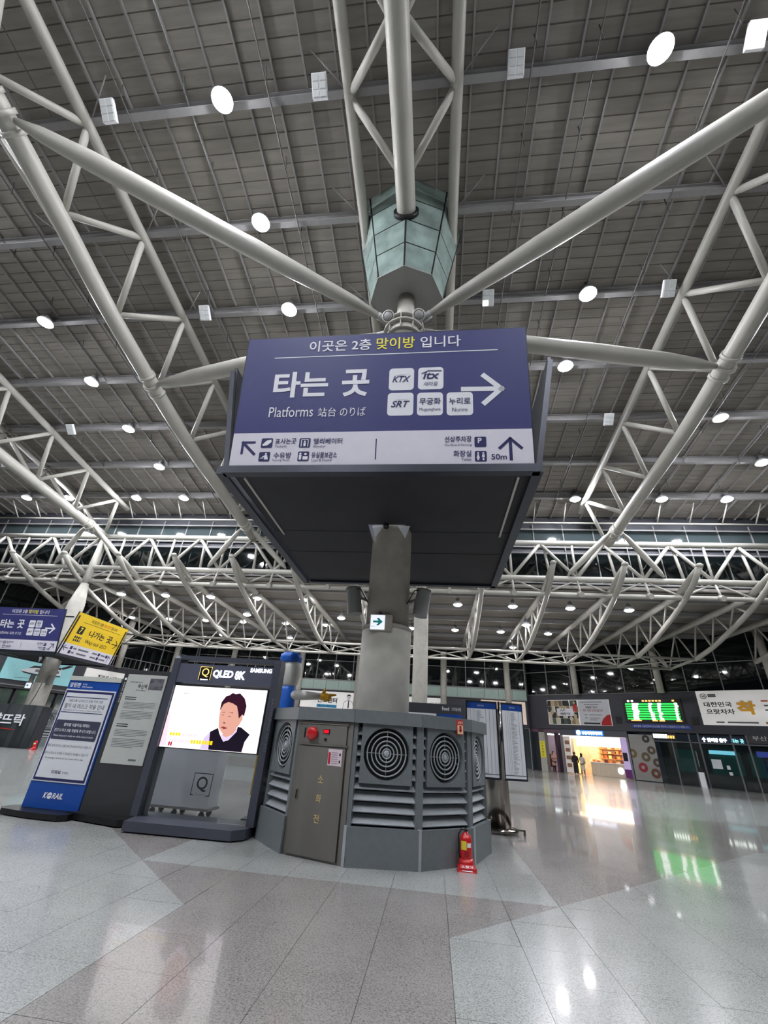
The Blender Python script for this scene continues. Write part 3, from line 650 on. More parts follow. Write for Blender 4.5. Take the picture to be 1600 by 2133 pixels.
def sign_box(cx, cy, zb_, k, label, near):
    t = thing('hanging_sign_box', label, 'sign', (cx, cy, zb_))
    W_ = 5.68*k; hx = W_/2; dy = (2.71*k if near else hx); hy = 3.08*k if near else hx
    lean = 0.56*k; H_ = 2.93*k
    y0, y1 = (cy-2.71*k, cy+3.45*k) if near else (cy-hx, cy+hx)
    p = Panel((cx-hx, y0, zb_), (1, 0, 0), (0, -lean, H_)); navy_face(p, t, k, near)
    ly = y1-y0
    pr = Panel((cx+hx+0.12, y0+(ly-W_)/2, zb_), (0, 1, 0), (lean, 0, H_)); yellow_face(pr, t, k, not near)
    pl = Panel((cx-hx-0.12, y1-(ly-W_)/2, zb_), (0, -1, 0), (-lean, 0, H_)); yellow_face(pl, t, k, False)
    pb = Panel((cx+hx, y1, zb_), (-1, 0, 0), (0, lean, H_)); yellow_face(pb, t, k, False)
    zf = zb_-0.02
    xa, xb = cx-hx-0.08, cx+hx+0.08
    for i, (a, b) in enumerate(((y0, y0+ly*0.42), (y0+ly*0.42, y0+ly*0.62), (y0+ly*0.62, y1))):
        for xs, xe in ((xa+0.12, cx-0.44), (cx-0.44, cx+0.44), (cx+0.44, xe_ := xb-0.12)):
            if xs == cx-0.44:   # leave the opening for the column
                segs = [(max(a, y0), min(b, cy-0.47))] if a < cy-0.47 else []
                if b > cy+0.47: segs.append((max(a, cy+0.47), b))
            else: segs = [(a, b)]
            for c_, e_ in segs:
                if e_ <= c_: continue
                MB().box(xs, c_+0.004, zf-0.02-0.012*i, xe, e_-0.004, zf-0.012*i).build('cover_sheet', CLOTH, t)
    q = 0.13*k
    for X in (xa, xb):
        MB().box(X-q, y0-0.02, zf-0.11, X+q*0.4, y1+0.1, zf+0.06).build('bottom_rail', GUN, t)
        for Yp in (y0+0.12, y1-0.12):
            s_ = 1 if X > cx else -1
            MB().beam((X, Yp, zf), (X+s_*lean*0.95, Yp, zb_+H_*0.93), 0.10, 0.10).build('corner_post', GUN, t)
        for f_ in (0.3, 0.62): MB().beam((X, y0+ly*f_, zf), (X+(0.9 if X > cx else -0.9)*lean, y0+ly*(f_+0.1), zb_+H_*0.9), 0.05, 0.05).build('stay', GUN, t)
    for Yp in (y0+0.02, y1): MB().box(xa, Yp-q*0.6, zf-0.11, xb, Yp+q*0.6, zf+0.05).build('bottom_rail', GUN, t)
    for X in (xa+0.3, xb-0.34):   # pale light strips inside the side rails
        MB().box(X, y0+0.25, zf-0.05, X+0.04, y0+ly*0.45, zf+0.0-0.015).build('edge_strip', STEEL, t)
    for Yp in (y0+0.3, y1-0.3): MB().beam((cx-hx, Yp, zb_+H_*0.9), (cx+hx, Yp, zb_+H_*0.9), 0.08, 0.08).build('top_rail', GUN, t)
    for X in (cx-0.55, cx+0.55): MB().beam((X, y0+0.1, zb_+0.12), (X, y1-0.1, zb_+0.12), 0.1, 0.12).build('bearer', GUN, t)
    for s_ in (-1, 1): MB().prism([(cx+0.1+s_*0.44, cy-0.44, zb_-0.05), (cx+0.1+s_*0.16, cy-0.46, zb_-0.05), (cx+0.1+s_*0.34, cy-0.45, zb_-0.36)], (0, 0.02, 0)).build('collar_flap', P_WHITE, t)
    MB().lathe([(0.05, -0.06), (0.07, 0.0), (0.05, 0.06)], (cx, cy-0.5, zb_-0.08), n=10).build('junction_knob', BLACK, t)
    return t
sign_box(-1.1, CY, 5.9, 1.0, 'large navy overhead direction sign box on the central column with white arrow', True)
sign_box(-23.7, 25.7-0.55, 4.75, 0.80, 'distant navy and yellow direction sign box on the far left column', False)

# ================================================================ FAN KIOSK
def make_kiosk(cx, cy, label, door=True, rot0=math.radians(-4.5)):
    t = thing('fan_coil_kiosk', label, 'kiosk', (cx, cy, 0))
    R = 2.0; ap = R*math.cos(math.radians(15)); hw = R*math.sin(math.radians(15))
    def F(): return Panel((0, -ap, 0), (1, 0, 0), (0, 0, 1))
    p = F(); parts = []
    def mk(name, q, m): parts.append((name, q.mesh(name, m)))
    q = MB(); q.prism([(-hw, -ap, 0.0), (hw, -ap, 0.0), (hw*0.90, -ap+0.2, 0.0), (-hw*0.90, -ap+0.2, 0.0)], (0, 0, 0.44)); mk('base_panel', q, KIOSK)
    q = MB(); q.prism([(-hw, -ap-0.01, 1.72), (hw, -ap-0.01, 1.72), (hw*0.86, -ap+0.28, 1.72), (-hw*0.86, -ap+0.28, 1.72)], (0, 0, 0.18)); mk('top_band', q, KIOSK)
    fanparts = []
    def mf(name, q, m): fanparts.append((name, q.mesh(name, m)))
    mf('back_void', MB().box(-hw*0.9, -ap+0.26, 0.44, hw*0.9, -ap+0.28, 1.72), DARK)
    for k in range(9):
        z = 0.475+0.137*k; w2 = hw*0.93
        for xa_, xb_ in (((-w2, w2),) if k < 4 else ((-w2, -0.335), (0.335, w2))):
            q = MB(); q.add([(xa_, -ap+0.06, z), (xb_, -ap+0.06, z), (xb_, -ap+0.17, z+0.10), (xa_, -ap+0.17, z+0.10), (xa_, -ap+0.07, z-0.012), (xb_, -ap+0.07, z-0.012), (xb_, -ap+0.18, z+0.088), (xa_, -ap+0.18, z+0.088)],
                [(0, 1, 2, 3), (7, 6, 5, 4), (0, 4, 5, 1), (2, 6, 7, 3), (0, 3, 7, 4), (1, 5, 6, 2)]); mf('louver_slat', q, KIOSKL)
        continue
        q = MB(); q.add([(-w2, -ap+0.06, z), (w2, -ap+0.06, z), (w2, -ap+0.17, z+0.10), (-w2, -ap+0.17, z+0.10), (-w2, -ap+0.07, z-0.012), (w2, -ap+0.07, z-0.012), (w2, -ap+0.18, z+0.088), (-w2, -ap+0.18, z+0.088)],
            [(0, 1, 2, 3), (7, 6, 5, 4), (0, 4, 5, 1), (2, 6, 7, 3), (0, 3, 7, 4), (1, 5, 6, 2)]); mf('louver_slat', q, KIOSKL)
    # fan plate with a round opening
    cz, S_, rr, n = 1.335, 0.385, 0.345, 40; yf = -ap+0.03; q = MB(); vs_ = []; fs = []
    for j in range(n):
        th = 2*math.pi*j/n; c_, s_ = math.cos(th), math.sin(th); m_ = max(abs(c_), abs(s_))
        vs_ += [(rr*c_, yf, cz+rr*s_), (S_*c_/m_, yf, cz+S_*s_/m_), (S_*c_/m_, yf+0.06, cz+S_*s_/m_), (rr*0.97*c_, yf+0.1, cz+rr*0.97*s_)]
    for j in range(n):
        a, b = 4*j, 4*((j+1) % n); fs += [(a, b, b+1, a+1), (a+1, b+1, b+2, a+2), (a+3, b+3, b, a)]
    q.add(vs_, fs); mf('fan_plate', q, KIOSK)
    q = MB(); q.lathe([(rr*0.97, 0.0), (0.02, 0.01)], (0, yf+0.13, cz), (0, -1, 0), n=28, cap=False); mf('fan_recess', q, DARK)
    for r_ in (0.29, 0.225, 0.165, 0.11, 0.062):
        q = MB(); q.path([(r_*math.cos(2*math.pi*j/28), yf+0.035, cz+r_*math.sin(2*math.pi*j/28)) for j in range(28)], 0.011, 6, True); mf('grille_ring', q, KIOSKL)
    mf('fan_hub', MB().lathe([(0.045, 0.0), (0.045, 0.05), (0.02, 0.06)], (0, yf+0.08, cz), (0, -1, 0), n=16), KIOSKL)
    for k in range(4):
        a = k*math.pi/2; mf('grille_spoke', MB().tube((0.04*math.cos(a), yf+0.042, cz+0.04*math.sin(a)), (0.31*math.cos(a), yf+0.042, cz+0.31*math.sin(a)), 0.0045, n=5), KIOSKL)
    post = MB().box(-0.055, -R*0.985+0.02, 0.44, 0.055, -R*0.985+0.16, 1.72).mesh('corner_post', KIOSK)
    seam = MB().box(-0.02, -R-0.004, 0.0, 0.02, -R+0.06, 0.45).mesh('base_seam', KIOSKL)
    for k in range(12):
        a = rot0+math.radians(30*k+15)
        is_door = door and k == 11
        for nm, me in parts:
            if is_door and nm == 'base_panel': continue
            inst(nm, me, t, (0, 0, 0), a)
        if not is_door:
            for nm, me in fanparts: inst(nm, me, t, (0, 0, 0), a)
        inst('corner_post', post, t, (0, 0, 0), rot0+math.radians(30*k)); 
        if k in (0, 1, 2, 3): inst('base_seam', seam, t, (0, 0, 0), rot0+math.radians(30*k))
    q = MB(); q.lathe([(R*0.97, 1.86), (R*0.97, 1.885)], (0, 0, 0), n=12, smooth=False, a0=rot0-math.pi/2); q.build('lid', KIOSK, t, True)
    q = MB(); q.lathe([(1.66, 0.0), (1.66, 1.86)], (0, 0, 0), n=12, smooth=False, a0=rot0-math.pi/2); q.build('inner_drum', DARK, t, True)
    return t, ap, hw, rot0
KC = (-1.03, 9.05)
kt, AP, HW, RT = make_kiosk(KC[0], KC[1], 'grey polygonal fan coil kiosk around the central column with a stainless hydrant door')
# stainless hydrant cabinet set into one facet of the kiosk
ph = RT-math.radians(15); Nn = V((math.sin(ph), -math.cos(ph), 0)); Tn = V((math.cos(ph), math.sin(ph), 0))
pd = Panel(V((KC[0], KC[1], 0))+Nn*AP-Tn*HW, Tn, (0, 0, 1))
FW = 2*HW
hyd = thing('hydrant_cabinet', 'brushed stainless fire hydrant cabinet door set in the kiosk', 'hydrant cabinet', tuple(pd.pt(FW/2, 0, 0)))
pd.slab(0.02, 0.0, FW-0.02, 1.71, -0.2, -0.03, STAIN, 'cabinet_frame', hyd)
dr = pd.slab(0.09, 0.03, FW-0.12, 1.36, -0.035, -0.008, STAIN, 'door', hyd)
up = pd.slab(0.09, 1.40, FW-0.12, 1.66, -0.035, -0.012, STAIN, 'alarm_panel', hyd)
for a, b, c, e in ((0.06, 1.38, FW-0.09, 1.395), (0.06, 1.67, FW-0.09, 1.685)): pd.slab(a, b, c, e, -0.03, -0.004, STAIN, 'frame_trim', hyd)
MB().lathe([(0.095, 0.0), (0.095, 0.03), (0.07, 0.05), (0.015, 0.055)], pd.pt(0.30, 1.535, -0.012), pd.N, n=28).build('alarm_bell', RED, up)
pd.slab(0.50, 1.54, 0.61, 1.605, -0.012, -0.002, CHROME, 'indicator_bezel', up); pd.slab(0.512, 1.55, 0.598, 1.595, -0.004, 0.004, mat('indicator_red', (220, 20, 40), 0.2, emit=0.8), 'indicator_lamp', up)
MB().lathe([(0.02, 0), (0.02, 0.02), (0.01, 0.025)], pd.pt(0.55, 1.465, -0.012), pd.N, n=12).build('button', BLACK, up)
pd.slab(0.145, 1.47, 0.17, 1.61, -0.013, -0.009, BLACK, 'pull_slot', up)
pd.slab(0.125, 0.66, 0.175, 0.80, -0.009, -0.003, CHROME, 'handle_bezel', dr); pd.slab(0.14, 0.675, 0.162, 0.785, -0.006, 0.0, BLACK, 'handle_slot', dr)
BRONZE = mat('bronze_letter', (236, 206, 140), 0.35, 0.2)
for ch, v in (('소', 0.90), ('화', 0.66), ('전', 0.42)): pd.text(ch, 0.50, v, 0.10, BRONZE, dr, wd=0.09, d=-0.004, bold=0.004)
st = pd.slab(0.63, 1.13, 0.87, 1.345, -0.008, -0.005, mat('sticker_pink_white', (226, 206, 214), 0.5), 'notice_sticker', hyd)
pd.rect(0.64, 1.15, 0.675, 1.30, RED, 'red_band', st, -0.003)
for k in range(6): pd.rect(0.69, 1.16+0.027*k, 0.80, 1.166+0.027*k, P_GREY, 'fine_print', st, -0.003)
for v in (1.17, 1.26): pd.rect(0.825, v, 0.85, v+0.035, P_BLACK, 'pictogram', st, -0.003)
# extinguisher marker on the band
pa = RT+math.radians(45); Nn2 = V((math.sin(pa), -math.cos(pa), 0)); Tn2 = V((math.cos(pa), math.sin(pa), 0))
pm = Panel(V((KC[0], KC[1], 0))+Nn2*(AP+0.012)-Tn2*HW, Tn2, (0, 0, 1))
mk_ = thing('extinguisher_marker', 'small red and cream arrow marker plate on the kiosk band', 'sign', tuple(pm.pt(0.62, 1.7, 0)))
pm.slab(0.70, 1.665, 0.835, 1.875, 0.0, 0.01, mat('marker_red', (216, 64, 40), 0.4), 'plate', mk_)
fp = pm.slab(0.71, 1.675, 0.825, 1.80, 0.01, 0.013, mat('marker_cream', (240, 222, 180), 0.4), 'cream_field', mk_)
pm.poly([(0.735, 1.79), (0.745, 1.79), (0.745, 1.73), (0.725, 1.73), (0.767, 1.69), (0.81, 1.73), (0.79, 1.73), (0.79, 1.79)], RED, 'arrow', fp, 0.016)
pm.text('소화기', 0.715, 1.815, 0.042, P_WHITE, mk_, wd=0.105, d=0.013, bold=0.02)

# fire extinguisher on its stand
fe = thing('fire_extinguisher', 'red fire extinguisher standing in a red holder beside the kiosk', 'extinguisher', (0.47, 7.62, 0))
MB().lathe([(0.078, 0.05), (0.083, 0.07), (0.083, 0.33), (0.07, 0.385), (0.035, 0.415), (0.03, 0.43)], (0, 0, 0), n=28).build('cylinder', RED, fe, True)
q = MB(); q.prism([(-0.13, -0.15, 0.0), (0.13, -0.15, 0.0), (0.12, 0.12, 0.0), (-0.12, 0.12, 0.0)], (0, 0, 0.045)); q.build('holder_base', RED, fe, True)
MB().lathe([(0.11, 0.03), (0.093, 0.13), (0.086, 0.13), (0.09, 0.03)], (0, 0.0, 0), n=24).build('holder_cup', RED, fe, True)
hp = MB(); hp.add([(-0.11, -0.16, 0.0), (0.11, -0.16, 0.0), (0.095, -0.105, 0.075), (-0.095, -0.105, 0.075), (-0.11, -0.1, 0.0), (0.11, -0.1, 0.0)], [(0, 1, 2, 3), (0, 3, 4), (1, 5, 2), (3, 2, 5, 4), (0, 4, 5, 1)]); hpo = hp.build('holder_plate', RED, fe, True)
pf = Panel((0.47-0.10, 7.62-0.163, 0.004), (1, 0, 0), (0, 0.055, 0.075))
pf.text('소화기', 0.02, 0.028, 0.05, P_WHITE, hpo, wd=0.16, bold=0.02, d=0.004); pf.rect(0.03, 0.01, 0.17, 0.018, P_WHITE, 'fine_print', hpo, 0.004)
def band(z0, z1, a0, a1, r, m, nm):
    q = MB(); n = 10
    for k in range(n):
        t0, t1 = a0+(a1-a0)*k/n, a0+(a1-a0)*(k+1)/n
        q.add([(r*math.sin(t0), -r*math.cos(t0), z0), (r*math.sin(t1), -r*math.cos(t1), z0), (r*math.sin(t1), -r*math.cos(t1), z1), (r*math.sin(t0), -r*math.cos(t0), z1)], [(0, 1, 2, 3)])
    return q.build(nm, m, fe, True)
band(0.23, 0.33, -1.0, 0.05, 0.0835, mat('label_yellow', (222, 206, 60), 0.4), 'yellow_label'); band(0.26, 0.31, 0.15, 0.9, 0.0835, P_WHITE, 'white_label'); band(0.15, 0.22, -0.4, 0.4, 0.0835, mat('label_red_dark', (150, 24, 30), 0.4), 'red_label')
q = MB(); q.tube((0, 0, 0.42), (0, 0, 0.46), 0.02, n=10); q.beam((0.0, 0.03, 0.47), (0.02, -0.08, 0.50), 0.022, 0.014); q.beam((0, 0.03, 0.455), (0.02, -0.08, 0.455), 0.022, 0.01); q.build('valve_handle', BLACK, fe, True)
MB().path([(0, 0.02, 0.45), (-0.06, 0.0, 0.46), (-0.1, -0.01, 0.40), (-0.1, -0.01, 0.2), (-0.09, -0.02, 0.13)], 0.011, 8).build('hose', BLACK, fe, True)

# ================================================================ DISPLAY BOARDS LEFT OF THE KIOSK
tv = thing('television_stand', 'tall charcoal television display stand with a lit screen', 'television', (-3.9, 8.2, 0))
pt_ = Panel((-4.85, 8.15, 0), (1, 0, 0), (0, 0, 1))
q = MB(); q.prism([(-4.80, 7.66, 0.02), (-3.05, 7.72, 0.02), (-2.90, 7.92, 0.02), (-2.90, 8.62, 0.02), (-5.0, 8.62, 0.02)], (0, 0, 0.13)); q.build('base_plinth', CHAR, tv)
for xa, xb in ((-4.99, -4.86), (-2.98, -2.85)):
    q = MB()
    prof = [(8.08, 0.15), (8.40, 0.15), (8.38, 2.62), (8.34, 2.70), (8.16, 2.72), (8.10, 2.66)]
    q.prism([(xa, y, z) for y, z in prof], (xb-xa, 0, 0)); q.build('side_post', CHAR, tv)
MB().box(-4.9, 8.12, 2.64, -2.9, 8.36, 2.72).build('top_bar', CHAR, tv)
hd = MB().box(-4.87, 8.12, 2.24, -2.97, 8.36, 2.575); hd = hd.build('header_panel', CHARL, tv)
GLOW = mat('glowing_letter', (250, 250, 255), 0.4, emit=3.0, ecol=(240, 245, 255)); GOLD = mat('gold_letter', (255, 214, 120), 0.4, emit=1.2)
pt_.rect(0.42, 2.29, 0.67, 2.54, BLACK, 'logo_tile', hd, 0.034)
pt_.line([(0.43, 2.30), (0.43, 2.53), (0.66, 2.53), (0.66, 2.30)], 0.008, GOLD, 'logo_border', hd, 0.037)
pt_.text('Q', 0.545, 2.345, 0.16, GOLD, hd, al='C', d=0.037); pt_.text('Quantum', 0.545, 2.29, 0.03, GLOW, hd, al='C', d=0.037, wd=0.15)
pt_.text('QLED', 0.70, 2.335, 0.15, GLOW, hd, wd=0.40, d=0.037, bold=0.035); pt_.text('8K', 1.14, 2.335, 0.15, GLOW, hd, wd=0.20, d=0.037, bold=0.035)
pt_.text('SAMSUNG', 1.42, 2.475, 0.075, GLOW, hd, wd=0.42, d=0.037, bold=0.03)
pt_.text('SAMSUNG QLED', 1.945, 2.05, 0.05, P_GREY, tv, wd=0.85, rot=1, d=0.075)
MB().box(-4.87, 8.16, 1.15, -3.02, 8.24, 2.195).build('screen_bezel', BLACK, tv)
SCR = lambda n, c, e=1.0: mat('screen_'+n, (0, 0, 0), 0.3, emit=e, ecol=c)
s0 = pt_.rect(0.0, 1.165, 1.81, 2.18, SCR('white', (255, 249, 250), 1.5), 'screen', tv, -0.002)
def SP(pts, m, nm, d): pt_.poly([(u, v+1.16) for u, v in pts], m, nm, s0, d)
SP([(0.0, 0.02), (0.12, 0.02), (0.05, 0.5), (0.0, 0.62)], SCR('pink', (255, 214, 226), 1.2), 'pink_edge', 0.0)
SP([(0.89, 0.29), (0.80, 0.19), (0.77, 0.012), (0.95, 0.012), (0.98, 0.2)], SCR('lilac', (222, 200, 244), 1.1), 'sleeve', 0.001)
SP([(1.58, 0.30), (1.63, 0.29), (1.77, 0.25), (1.808, 0.012), (1.50, 0.012), (1.5, 0.17)], SCR('pale', (244, 232, 250), 1.3), 'sleeve', 0.001)
SP([(0.99, 0.57), (0.99, 0.65), (1.02, 0.80), (1.11, 0.84), (1.27, 0.82), (1.38, 0.70), (1.43, 0.6), (1.44, 0.52), (1.40, 0.43), (1.36, 0.38), (1.38, 0.3), (1.25, 0.18), (1.12, 0.22), (1.13, 0.27), (1.03, 0.36), (1.01, 0.44)], SCR('skin', (240, 176, 158), 0.95), 'face', 0.002)
SP([(1.07, 0.30), (1.13, 0.25), (1.20, 0.22), (1.31, 0.27), (1.38, 0.38), (1.39, 0.31), (1.26, 0.17), (1.17, 0.14)], SCR('collar', (226, 206, 246), 1.1), 'collar', 0.0035)
SP([(0.89, 0.29), (1.02, 0.36), (1.07, 0.27), (1.17, 0.15), (1.26, 0.18), (1.38, 0.32), (1.38, 0.4), (1.45, 0.39), (1.63, 0.29), (1.56, 0.17), (1.54, 0.012), (0.93, 0.012)], SCR('vest', (30, 18, 40), 0.7), 'vest', 0.0045)
SP([(0.98, 0.63), (0.98, 0.78), (1.04, 0.88), (1.10, 0.9), (1.16, 0.945), (1.22, 0.925), (1.30, 0.945), (1.36, 0.9), (1.41, 0.86), (1.47, 0.74), (1.46, 0.57), (1.42, 0.60), (1.37, 0.53), (1.34, 0.62), (1.29, 0.73), (1.20, 0.77), (1.11, 0.79), (1.03, 0.75)], SCR('hair', (64, 22, 46), 0.7), 'hair', 0.0055)
for pts in ([(1.02, 0.615), (1.08, 0.625), (1.08, 0.612)], [(1.15, 0.618), (1.24, 0.622), (1.24, 0.608)], [(1.03, 0.575), (1.085, 0.575), (1.06, 0.565)], [(1.15, 0.56), (1.23, 0.56), (1.19, 0.548)], [(1.10, 0.46), (1.15, 0.44), (1.10, 0.435)]): SP(pts, SCR('brow', (120, 60, 50), 0.6), 'facial_feature', 0.0035)
SP([(1.06, 0.375), (1.12, 0.39), (1.20, 0.365), (1.13, 0.345)], SCR('mouth', (180, 80, 80), 0.7), 'mouth', 0.0035)
for (a, b, c, e), cl_ in (((0.14, 0.19, 0.36, 0.24), (250, 226, 30)), ((0.38, 0.19, 0.68, 0.235), (236, 226, 232)), ((0.16, 0.09, 0.56, 0.14), (236, 226, 240)), ((0.57, 0.085, 0.99, 0.145), (250, 220, 30)), ((0.16, 0.03, 0.24, 0.09), (190, 30, 60)), ((0.21, 0.88, 0.32, 0.90), (200, 196, 200))):
    n = max(2, int((c-a)/0.05))
    for k in range(n): SP([(a+(c-a)*k/n, b), (a+(c-a)*(k+0.8)/n, b), (a+(c-a)*(k+0.8)/n, e), (a+(c-a)*k/n, e)], SCR('cap_%d_%d_%d' % cl_, cl_, 1.1), 'caption_block', 0.0065)
MB().box(-4.86, 8.17, 0.16, -2.99, 8.18, 1.15).build('lower_glass', CLEAR, tv)
lg = pt_.line([(0.83, 0.50), (0.785, 0.50), (0.785, 0.815), (1.115, 0.815), (1.115, 0.50), (1.06, 0.50)], 0.012, P_BLACK, 'glass_logo', tv, -0.015)
pt_.text('Q', 0.95, 0.55, 0.22, P_BLACK, lg, al='C', d=-0.015, bold=0.01); pt_.text('Quantum', 0.95, 0.495, 0.035, P_GREY, lg, al='C', d=-0.015, wd=0.18)

gb = thing('history_board', 'dark grey standing board with a pale station history poster', 'notice board', (-5.53, 8.3, 0))
pg = Panel((-6.03, 8.25, 0), (1, 0, 0), (0, 0, 1))
pg.slab(0.0, 0.10, 1.02, 2.42, -0.10, -0.002, mat('board_dark_grey', (52, 52, 54), 0.5, var=0.05), 'panel', gb)
q = MB(); q.prism([(-6.18, 8.16, 0.02), (-5.06, 7.9, 0.02), (-4.98, 7.95, 0.02), (-5.02, 8.45, 0.02), (-6.1, 8.45, 0.02)], (0, 0, 0.09)); q.build('base_plate', BLACK, gb)
ps = pg.slab(0.09, 0.84, 0.91, 2.34, -0.002, 0.004, POSTER, 'poster', gb)
pg.text('부산역', 0.36, 2.09, 0.08, P_BLACK, ps, wd=0.19, d=0.007, bold=0.01); pg.text('부산의 관문, 철도의', 0.17, 2.185, 0.028, P_BLACK, ps, wd=0.27, d=0.007); pg.text('Busan Station', 0.34, 2.05, 0.025, P_GREY, ps, wd=0.2, d=0.007)
ph_ = pg.rect(0.58, 2.08, 0.87, 2.28, mat('photo_grey', (92, 88, 94), 0.5, var=0.7, scale=18), 'photo_print', ps, 0.007)
pg.poly([(0.6, 2.18), (0.66, 2.22), (0.7, 2.27), (0.74, 2.22), (0.85, 2.2), (0.85, 2.14), (0.6, 2.14)], P_GREY, 'photo_building', ps, 0.009)
for a, b, n in ((0.18, 1.84, 5), (0.18, 1.69, 6), (0.18, 1.38, 5), (0.18, 1.23, 6)):
    for k in range(n): pg.rect(a, b-0.025*k, 0.82-(0.2 if k == n-1 else 0), b-0.025*k+0.007, P_GREY, 'fine_print', ps, 0.006)
for v in (1.925, 1.89, 1.465, 1.43): pg.rect(0.17, v, 0.40, v+0.014, P_BLACK, 'fine_print', ps, 0.006)
pg.rect(0.61, 0.90, 0.76, 0.93, P_GREY, 'fine_print', ps, 0.006)
pg.text('KORAIL 철도역사', 0.045, 2.19, 0.03, P_WHITE, gb, wd=0.36, rot=1, d=0.003)
MB().lathe([(0.022, 0), (0.022, 0.004)], pg.pt(0.055, 2.25, 0), pg.N, n=16).build('badge', P_WHITE, gb)

kb = thing('notice_board', 'blue standing notice board with a white framed mask notice', 'notice board', (-6.6, 8.3, 0))
pk = Panel((-7.1, 8.25, 0), (1, 0, 0), (0, 0, 1))
pk.slab(-0.04, 0.10, 1.04, 2.17, -0.06, -0.002, K_BLUE, 'panel', kb)
pk.slab(-0.05, 2.17, 1.05, 2.25, -0.07, 0.01, mat('board_cap', (196, 198, 190), 0.4), 'top_cap', kb)
q = MB(); pts = [(-7.42, 8.15), (-7.3, 8.02), (-6.7, 7.9), (-6.12, 7.88), (-6.02, 8.0), (-6.02, 8.42), (-7.38, 8.42)]
q.prism([(x, y, 0.015) for x, y in pts], (0, 0, 0.08)); q.build('base_plate', BLACK, kb)
pk.text('알림판', 0.0, 2.045, 0.085, P_WHITE, kb, wd=0.23, d=0.003, bold=0.015); pk.text('통지용', 0.27, 2.09, 0.03, P_WHITE, kb, wd=0.09, d=0.003); pk.text('Information', 0.27, 2.045, 0.032, P_WHITE, kb, wd=0.22, d=0.003)
pk.slab(-0.035, 0.49, 1.02, 2.01, -0.002, 0.008, PAPER, 'notice_backing', kb)
pk.slab(-0.015, 0.51, 1.0, 1.985, 0.008, 0.012, P_NAVY, 'notice_border', kb)
sh = pk.slab(0.02, 0.55, 0.965, 1.945, 0.012, 0.016, PAPER, 'notice_sheet', kb)
for v in (1.865, 1.60): pk.rect(0.03, v, 0.90, v+0.012, P_NAVY, 'rule_line', sh, 0.019)
pk.text('대중교통 내 마스크 착용 의무 관련', 0.11, 1.785, 0.05, P_GREY, sh, wd=0.72, d=0.019); pk.text('열차 내 마스크 착용 안내', 0.06, 1.675, 0.085, P_GREY, sh, wd=0.83, d=0.019, bold=0.005)
pk.text('Requirements for Face Masks on Public Transportation', 0.06, 1.63, 0.026, P_GREY, sh, wd=0.82, d=0.019)
bx = pk.rrect(0.025, 1.15, 0.935, 1.475, 0.025, mat('notice_slate', (62, 64, 84), 0.5), 'notice_panel', sh, 0.019)
pk.text('열차를 이용하실 때에는', 0.20, 1.37, 0.055, P_WHITE, sh, wd=0.54, d=0.022, bold=0.008); pk.text('반드시 마스크를 착용해 주시기 바랍니다.', 0.05, 1.275, 0.055, P_WHITE, sh, wd=0.85, d=0.022, bold=0.008); pk.text('Please keep your masks on while onboard trains.', 0.07, 1.19, 0.04, P_WHITE, sh, wd=0.81, d=0.022)
pk.text('열차 승차 전 마스크를 미리 준비하여 주시기 바랍니다', 0.03, 1.03, 0.042, P_GREY, sh, wd=0.88, d=0.019); pk.text('열차 내 마스크 미착용 시 과태료가 부과될 수 있습니다', 0.02, 0.91, 0.042, P_GREY, sh, wd=0.88, d=0.019); pk.text('The passengers who do not wear masks will face fines.', 0.06, 0.835, 0.034, P_GREY, sh, wd=0.78, d=0.019)
pk.text('KORAIL', 0.30, 0.62, 0.05, P_NAVY, sh, wd=0.19, d=0.019, bold=0.01, shear=0.2); pk.text('한국철도', 0.51, 0.625, 0.032, P_GREY, sh, wd=0.13, d=0.019)
pk.text('K', 0.30, 0.25, 0.085, P_WHITE, kb, wd=0.07, d=0.003, bold=0.03, shear=0.2); pk.text('RAIL', 0.475, 0.25, 0.085, P_WHITE, kb, wd=0.205, d=0.003, bold=0.03, shear=0.2)
MB().lathe([(0.048, 0), (0.048, 0.004)], pk.pt(0.42, 0.29, 0), pk.N, n=20).build('logo_globe', P_WHITE, kb)
pk.line([(0.375, 0.285), (0.42, 0.30), (0.465, 0.29)], 0.008, K_BLUE, 'logo_stripe', kb, 0.006)

# white boxed partition on casters and yellow board seen behind the television
wp_ = thing('white_partition', 'white boxed partition on casters behind the television stand', 'partition', (-4.8, 9.5, 0))
MB().box(-5.45, 9.3, 0.16, -4.24, 9.75, 2.1).build('cabinet', P_WHITE, wp_); MB().box(-5.5, 9.28, 0.12, -4.2, 9.77, 0.16).build('base_frame', STEEL2, wp_)
for x in (-5.35, -4.9, -4.35):
    for y in (9.36, 9.68):
        q = MB(); q.lathe([(0.05, -0.02), (0.05, 0.02)], (x, y, 0.05), (0, 1, 0), n=14); q.beam((x, y, 0.08), (x, y, 0.125), 0.04, 0.05); q.build('caster', BLACK, wp_)
yb = thing('yellow_board', 'narrow yellow standing board squeezed between the television and the kiosk', 'board', (-3.35, 9.75, 0))
py = Panel((-3.60, 9.7, 0), (1, 0.1, 0), (0, 0, 1))
pp = py.slab(0, 0.4, 0.50, 1.76, -0.03, 0, mat('board_yellow', (222, 176, 40), 0.5, var=0.06), 'panel', yb); py.slab(0.1, 0.0, 0.2, 0.4, -0.03, -0.005, BLACK, 'leg', yb); py.slab(-0.05, 0.0, 0.4, 0.03, -0.2, 0.15, BLACK, 'foot', yb)
for k in range(5): py.rect(0.1, 0.48+0.25*k, 0.24, 0.6+0.25*k, P_BLACK, 'worn_print', pp, 0.004)

